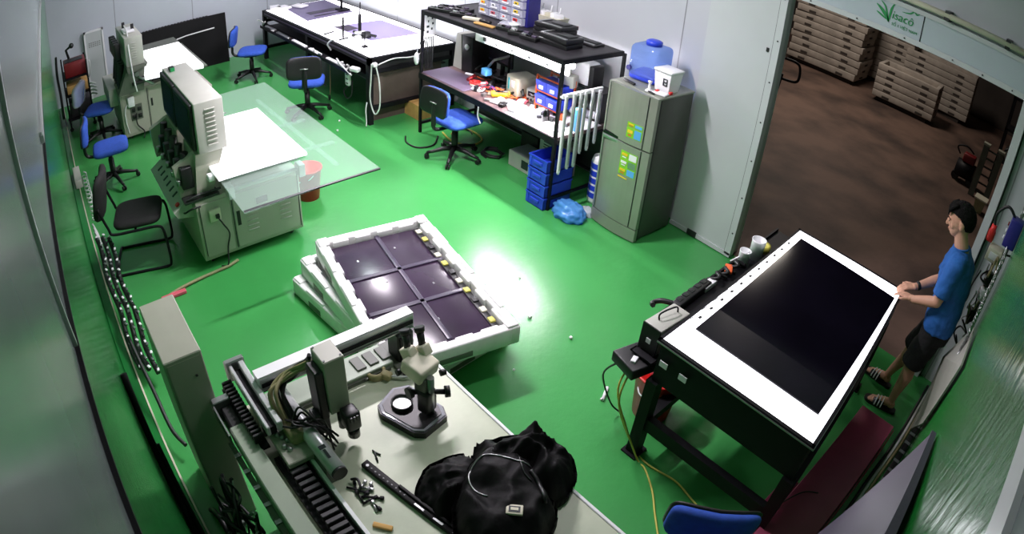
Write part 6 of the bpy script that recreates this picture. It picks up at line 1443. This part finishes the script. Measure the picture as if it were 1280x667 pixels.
for i in range(8):
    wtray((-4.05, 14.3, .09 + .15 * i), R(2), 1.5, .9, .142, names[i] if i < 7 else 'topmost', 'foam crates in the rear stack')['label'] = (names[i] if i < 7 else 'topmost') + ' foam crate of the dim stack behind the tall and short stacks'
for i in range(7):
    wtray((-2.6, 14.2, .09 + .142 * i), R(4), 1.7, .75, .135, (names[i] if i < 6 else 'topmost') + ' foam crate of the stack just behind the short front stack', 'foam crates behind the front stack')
b = MB(); b.b2(-3.3, -1.9, 13.9, 14.5, 0, .08); single('pallet', b, 'wall_dark', 'dark pallet under the stack behind the short front stack', 'pallet')
b = MB(); b.b2(-4.7, -3.4, 13.9, 14.7, 0, .08); single('pallet', b, 'wall_dark', 'dark pallet under the dim rear crate stack', 'pallet')
# hand pallet truck behind the door leaf
t = thing('pallet_truck', 'red hand pallet truck with black loop handle behind the door leaf', 'pallet truck', (-2.95, 6.2, 0))
b = MB(); b.curve([(-2.88, 6.62, .50), (-2.83, 6.64, .9), (-2.80, 6.66, 1.22)], .025, 10, 4); b.build('draw_bar', 'black_metal', t)
b = MB(); b.curve([(-2.80, 6.66, 1.16), (-2.62, 6.66, 1.18), (-2.58, 6.67, 1.24), (-2.60, 6.68, 1.36), (-2.66, 6.68, 1.40), (-2.80, 6.68, 1.40)], .016, 8, 5); b.build('loop_handle', 'black_metal', t)
b = MB(); b.hexa([(-3.05, 6.05, .08), (-2.66, 6.05, .08), (-2.66, 6.35, .08), (-3.05, 6.35, .08), (-2.98, 6.15, .52), (-2.76, 6.15, .52), (-2.76, 6.32, .52), (-2.98, 6.32, .52)]); b.build('hood', 'dark_red', t)
b = MB(); b.cyl((-2.87, 6.42, .2), (-2.87, 6.42, .62), .05); b.build('pump', 'black_metal', t)
for y in (6.42,):
    for x in (-2.95, -2.79):
        b = MB(); b.cyl((x - .03, y, .09), (x + .03, y, .09), .09, n=20); b.build('wheel', 'black_plastic', t)
for x in (-3.0, -2.72):
    b = MB(); b.b2(x - .08, x + .08, 4.95, 6.1, .06, .12, .006, 1); b.build('fork', 'dark_red', t)
b = MB(); b.b2(-2.86, -2.78, 6.12, 6.14, .40, .50); b.build('hood_plate', 'white', t)
t.location.x -= .24
# machines and rods by the right side of the warehouse
t = thing('metal_profiles_stand', 'grey pair of metal profiles standing upright by the right side of the doorway', 'profiles', (-.62, 9.75, 0), 0)
for x in (-.76, -.50):
    b = MB(); b.b2(x - .05, x + .05, 9.7, 9.78, .0, .84); b.build('profile', 'machine_dark_grey', t)
    MB().b2(x - .06, x + .06, 9.68, 9.8, .82, .85).build('profile_cap', 'machine_grey', t)
b = MB()
for k in range(6): b.b2(-.74, -.52, 9.72, 9.76, .1 + .13 * k, .12 + .13 * k)
b.build('cross_bar', 'steel_dark', t)
t = thing('air_compressor', 'small dark red and black machine on the warehouse floor', 'machine', (-1.0, 10.1, 0))
b = MB(); b.cyl((-1.18, 10.1, .2), (-.85, 10.1, .2), .14, n=22); b.build('tank', 'black_metal', t)
b = MB(); b.box((-1.0, 10.1, .40), (.22, .16, .14), .02); b.build('motor', 'dark_red', t)
for x in (-1.15, -.88): MB().cyl((x, 10.02, .07), (x, 10.18, .07), .07, n=16).build('wheel', 'black_plastic', t)
b = MB(); b.curve([(-1.18, 10.1, .4), (-1.25, 10.1, .5), (-1.1, 10.1, .56), (-.95, 10.1, .5)], .014); b.build('handle', 'black_metal', t)
t = thing('drum_rack', 'dark rack with glinting drums at the right edge of the warehouse', 'rack', (-.35, 11.2, 0))
b = MB()
for x in (-.62, .1):
    for y in (10.95, 11.45): b.b2(x - .02, x + .02, y - .02, y + .02, 0, 1.75)
for z in (.4, .95, 1.5): b.b2(-.64, .12, 10.93, 11.47, z, z + .03)
b.build('rack_frame', 'black_metal', t)
for i, (x, z) in enumerate(((-.42, .56), (-.1, .58), (-.35, 1.12), (-.05, 1.12), (-.3, 1.66))):
    t2 = thing('metal_drum', ('dark', 'glinting', 'upper dark', 'upper glinting', 'topmost')[i] + ' metal canister on the rack at the warehouse right edge', 'canister', (x, 11.1, z), 0, 'canisters on the warehouse rack')
    MB().cyl((x, 10.98, z), (x, 11.3, z), .12, n=20).build('can', 'steel_dark', t2); MB().cyl((x, 10.965, z), (x, 10.98, z), .09, n=20).build('can_lid', 'steel', t2)
t = thing('yellow_bin', 'dull yellow bin at the foot of the metal profiles', 'bin', (-.5, 9.2, 0)); b = MB(); b.hexa([(-.60, 9.14, 0), (-.46, 9.14, 0), (-.46, 9.28, 0), (-.60, 9.28, 0), (-.62, 9.12, .2), (-.44, 9.12, .2), (-.44, 9.30, .2), (-.62, 9.30, .2)]); b.build('bin_body', 'cable_olive', t); MB().b2(-.64, -.42, 9.10, 9.32, .19, .21).build('bin_rim', 'cream', t)
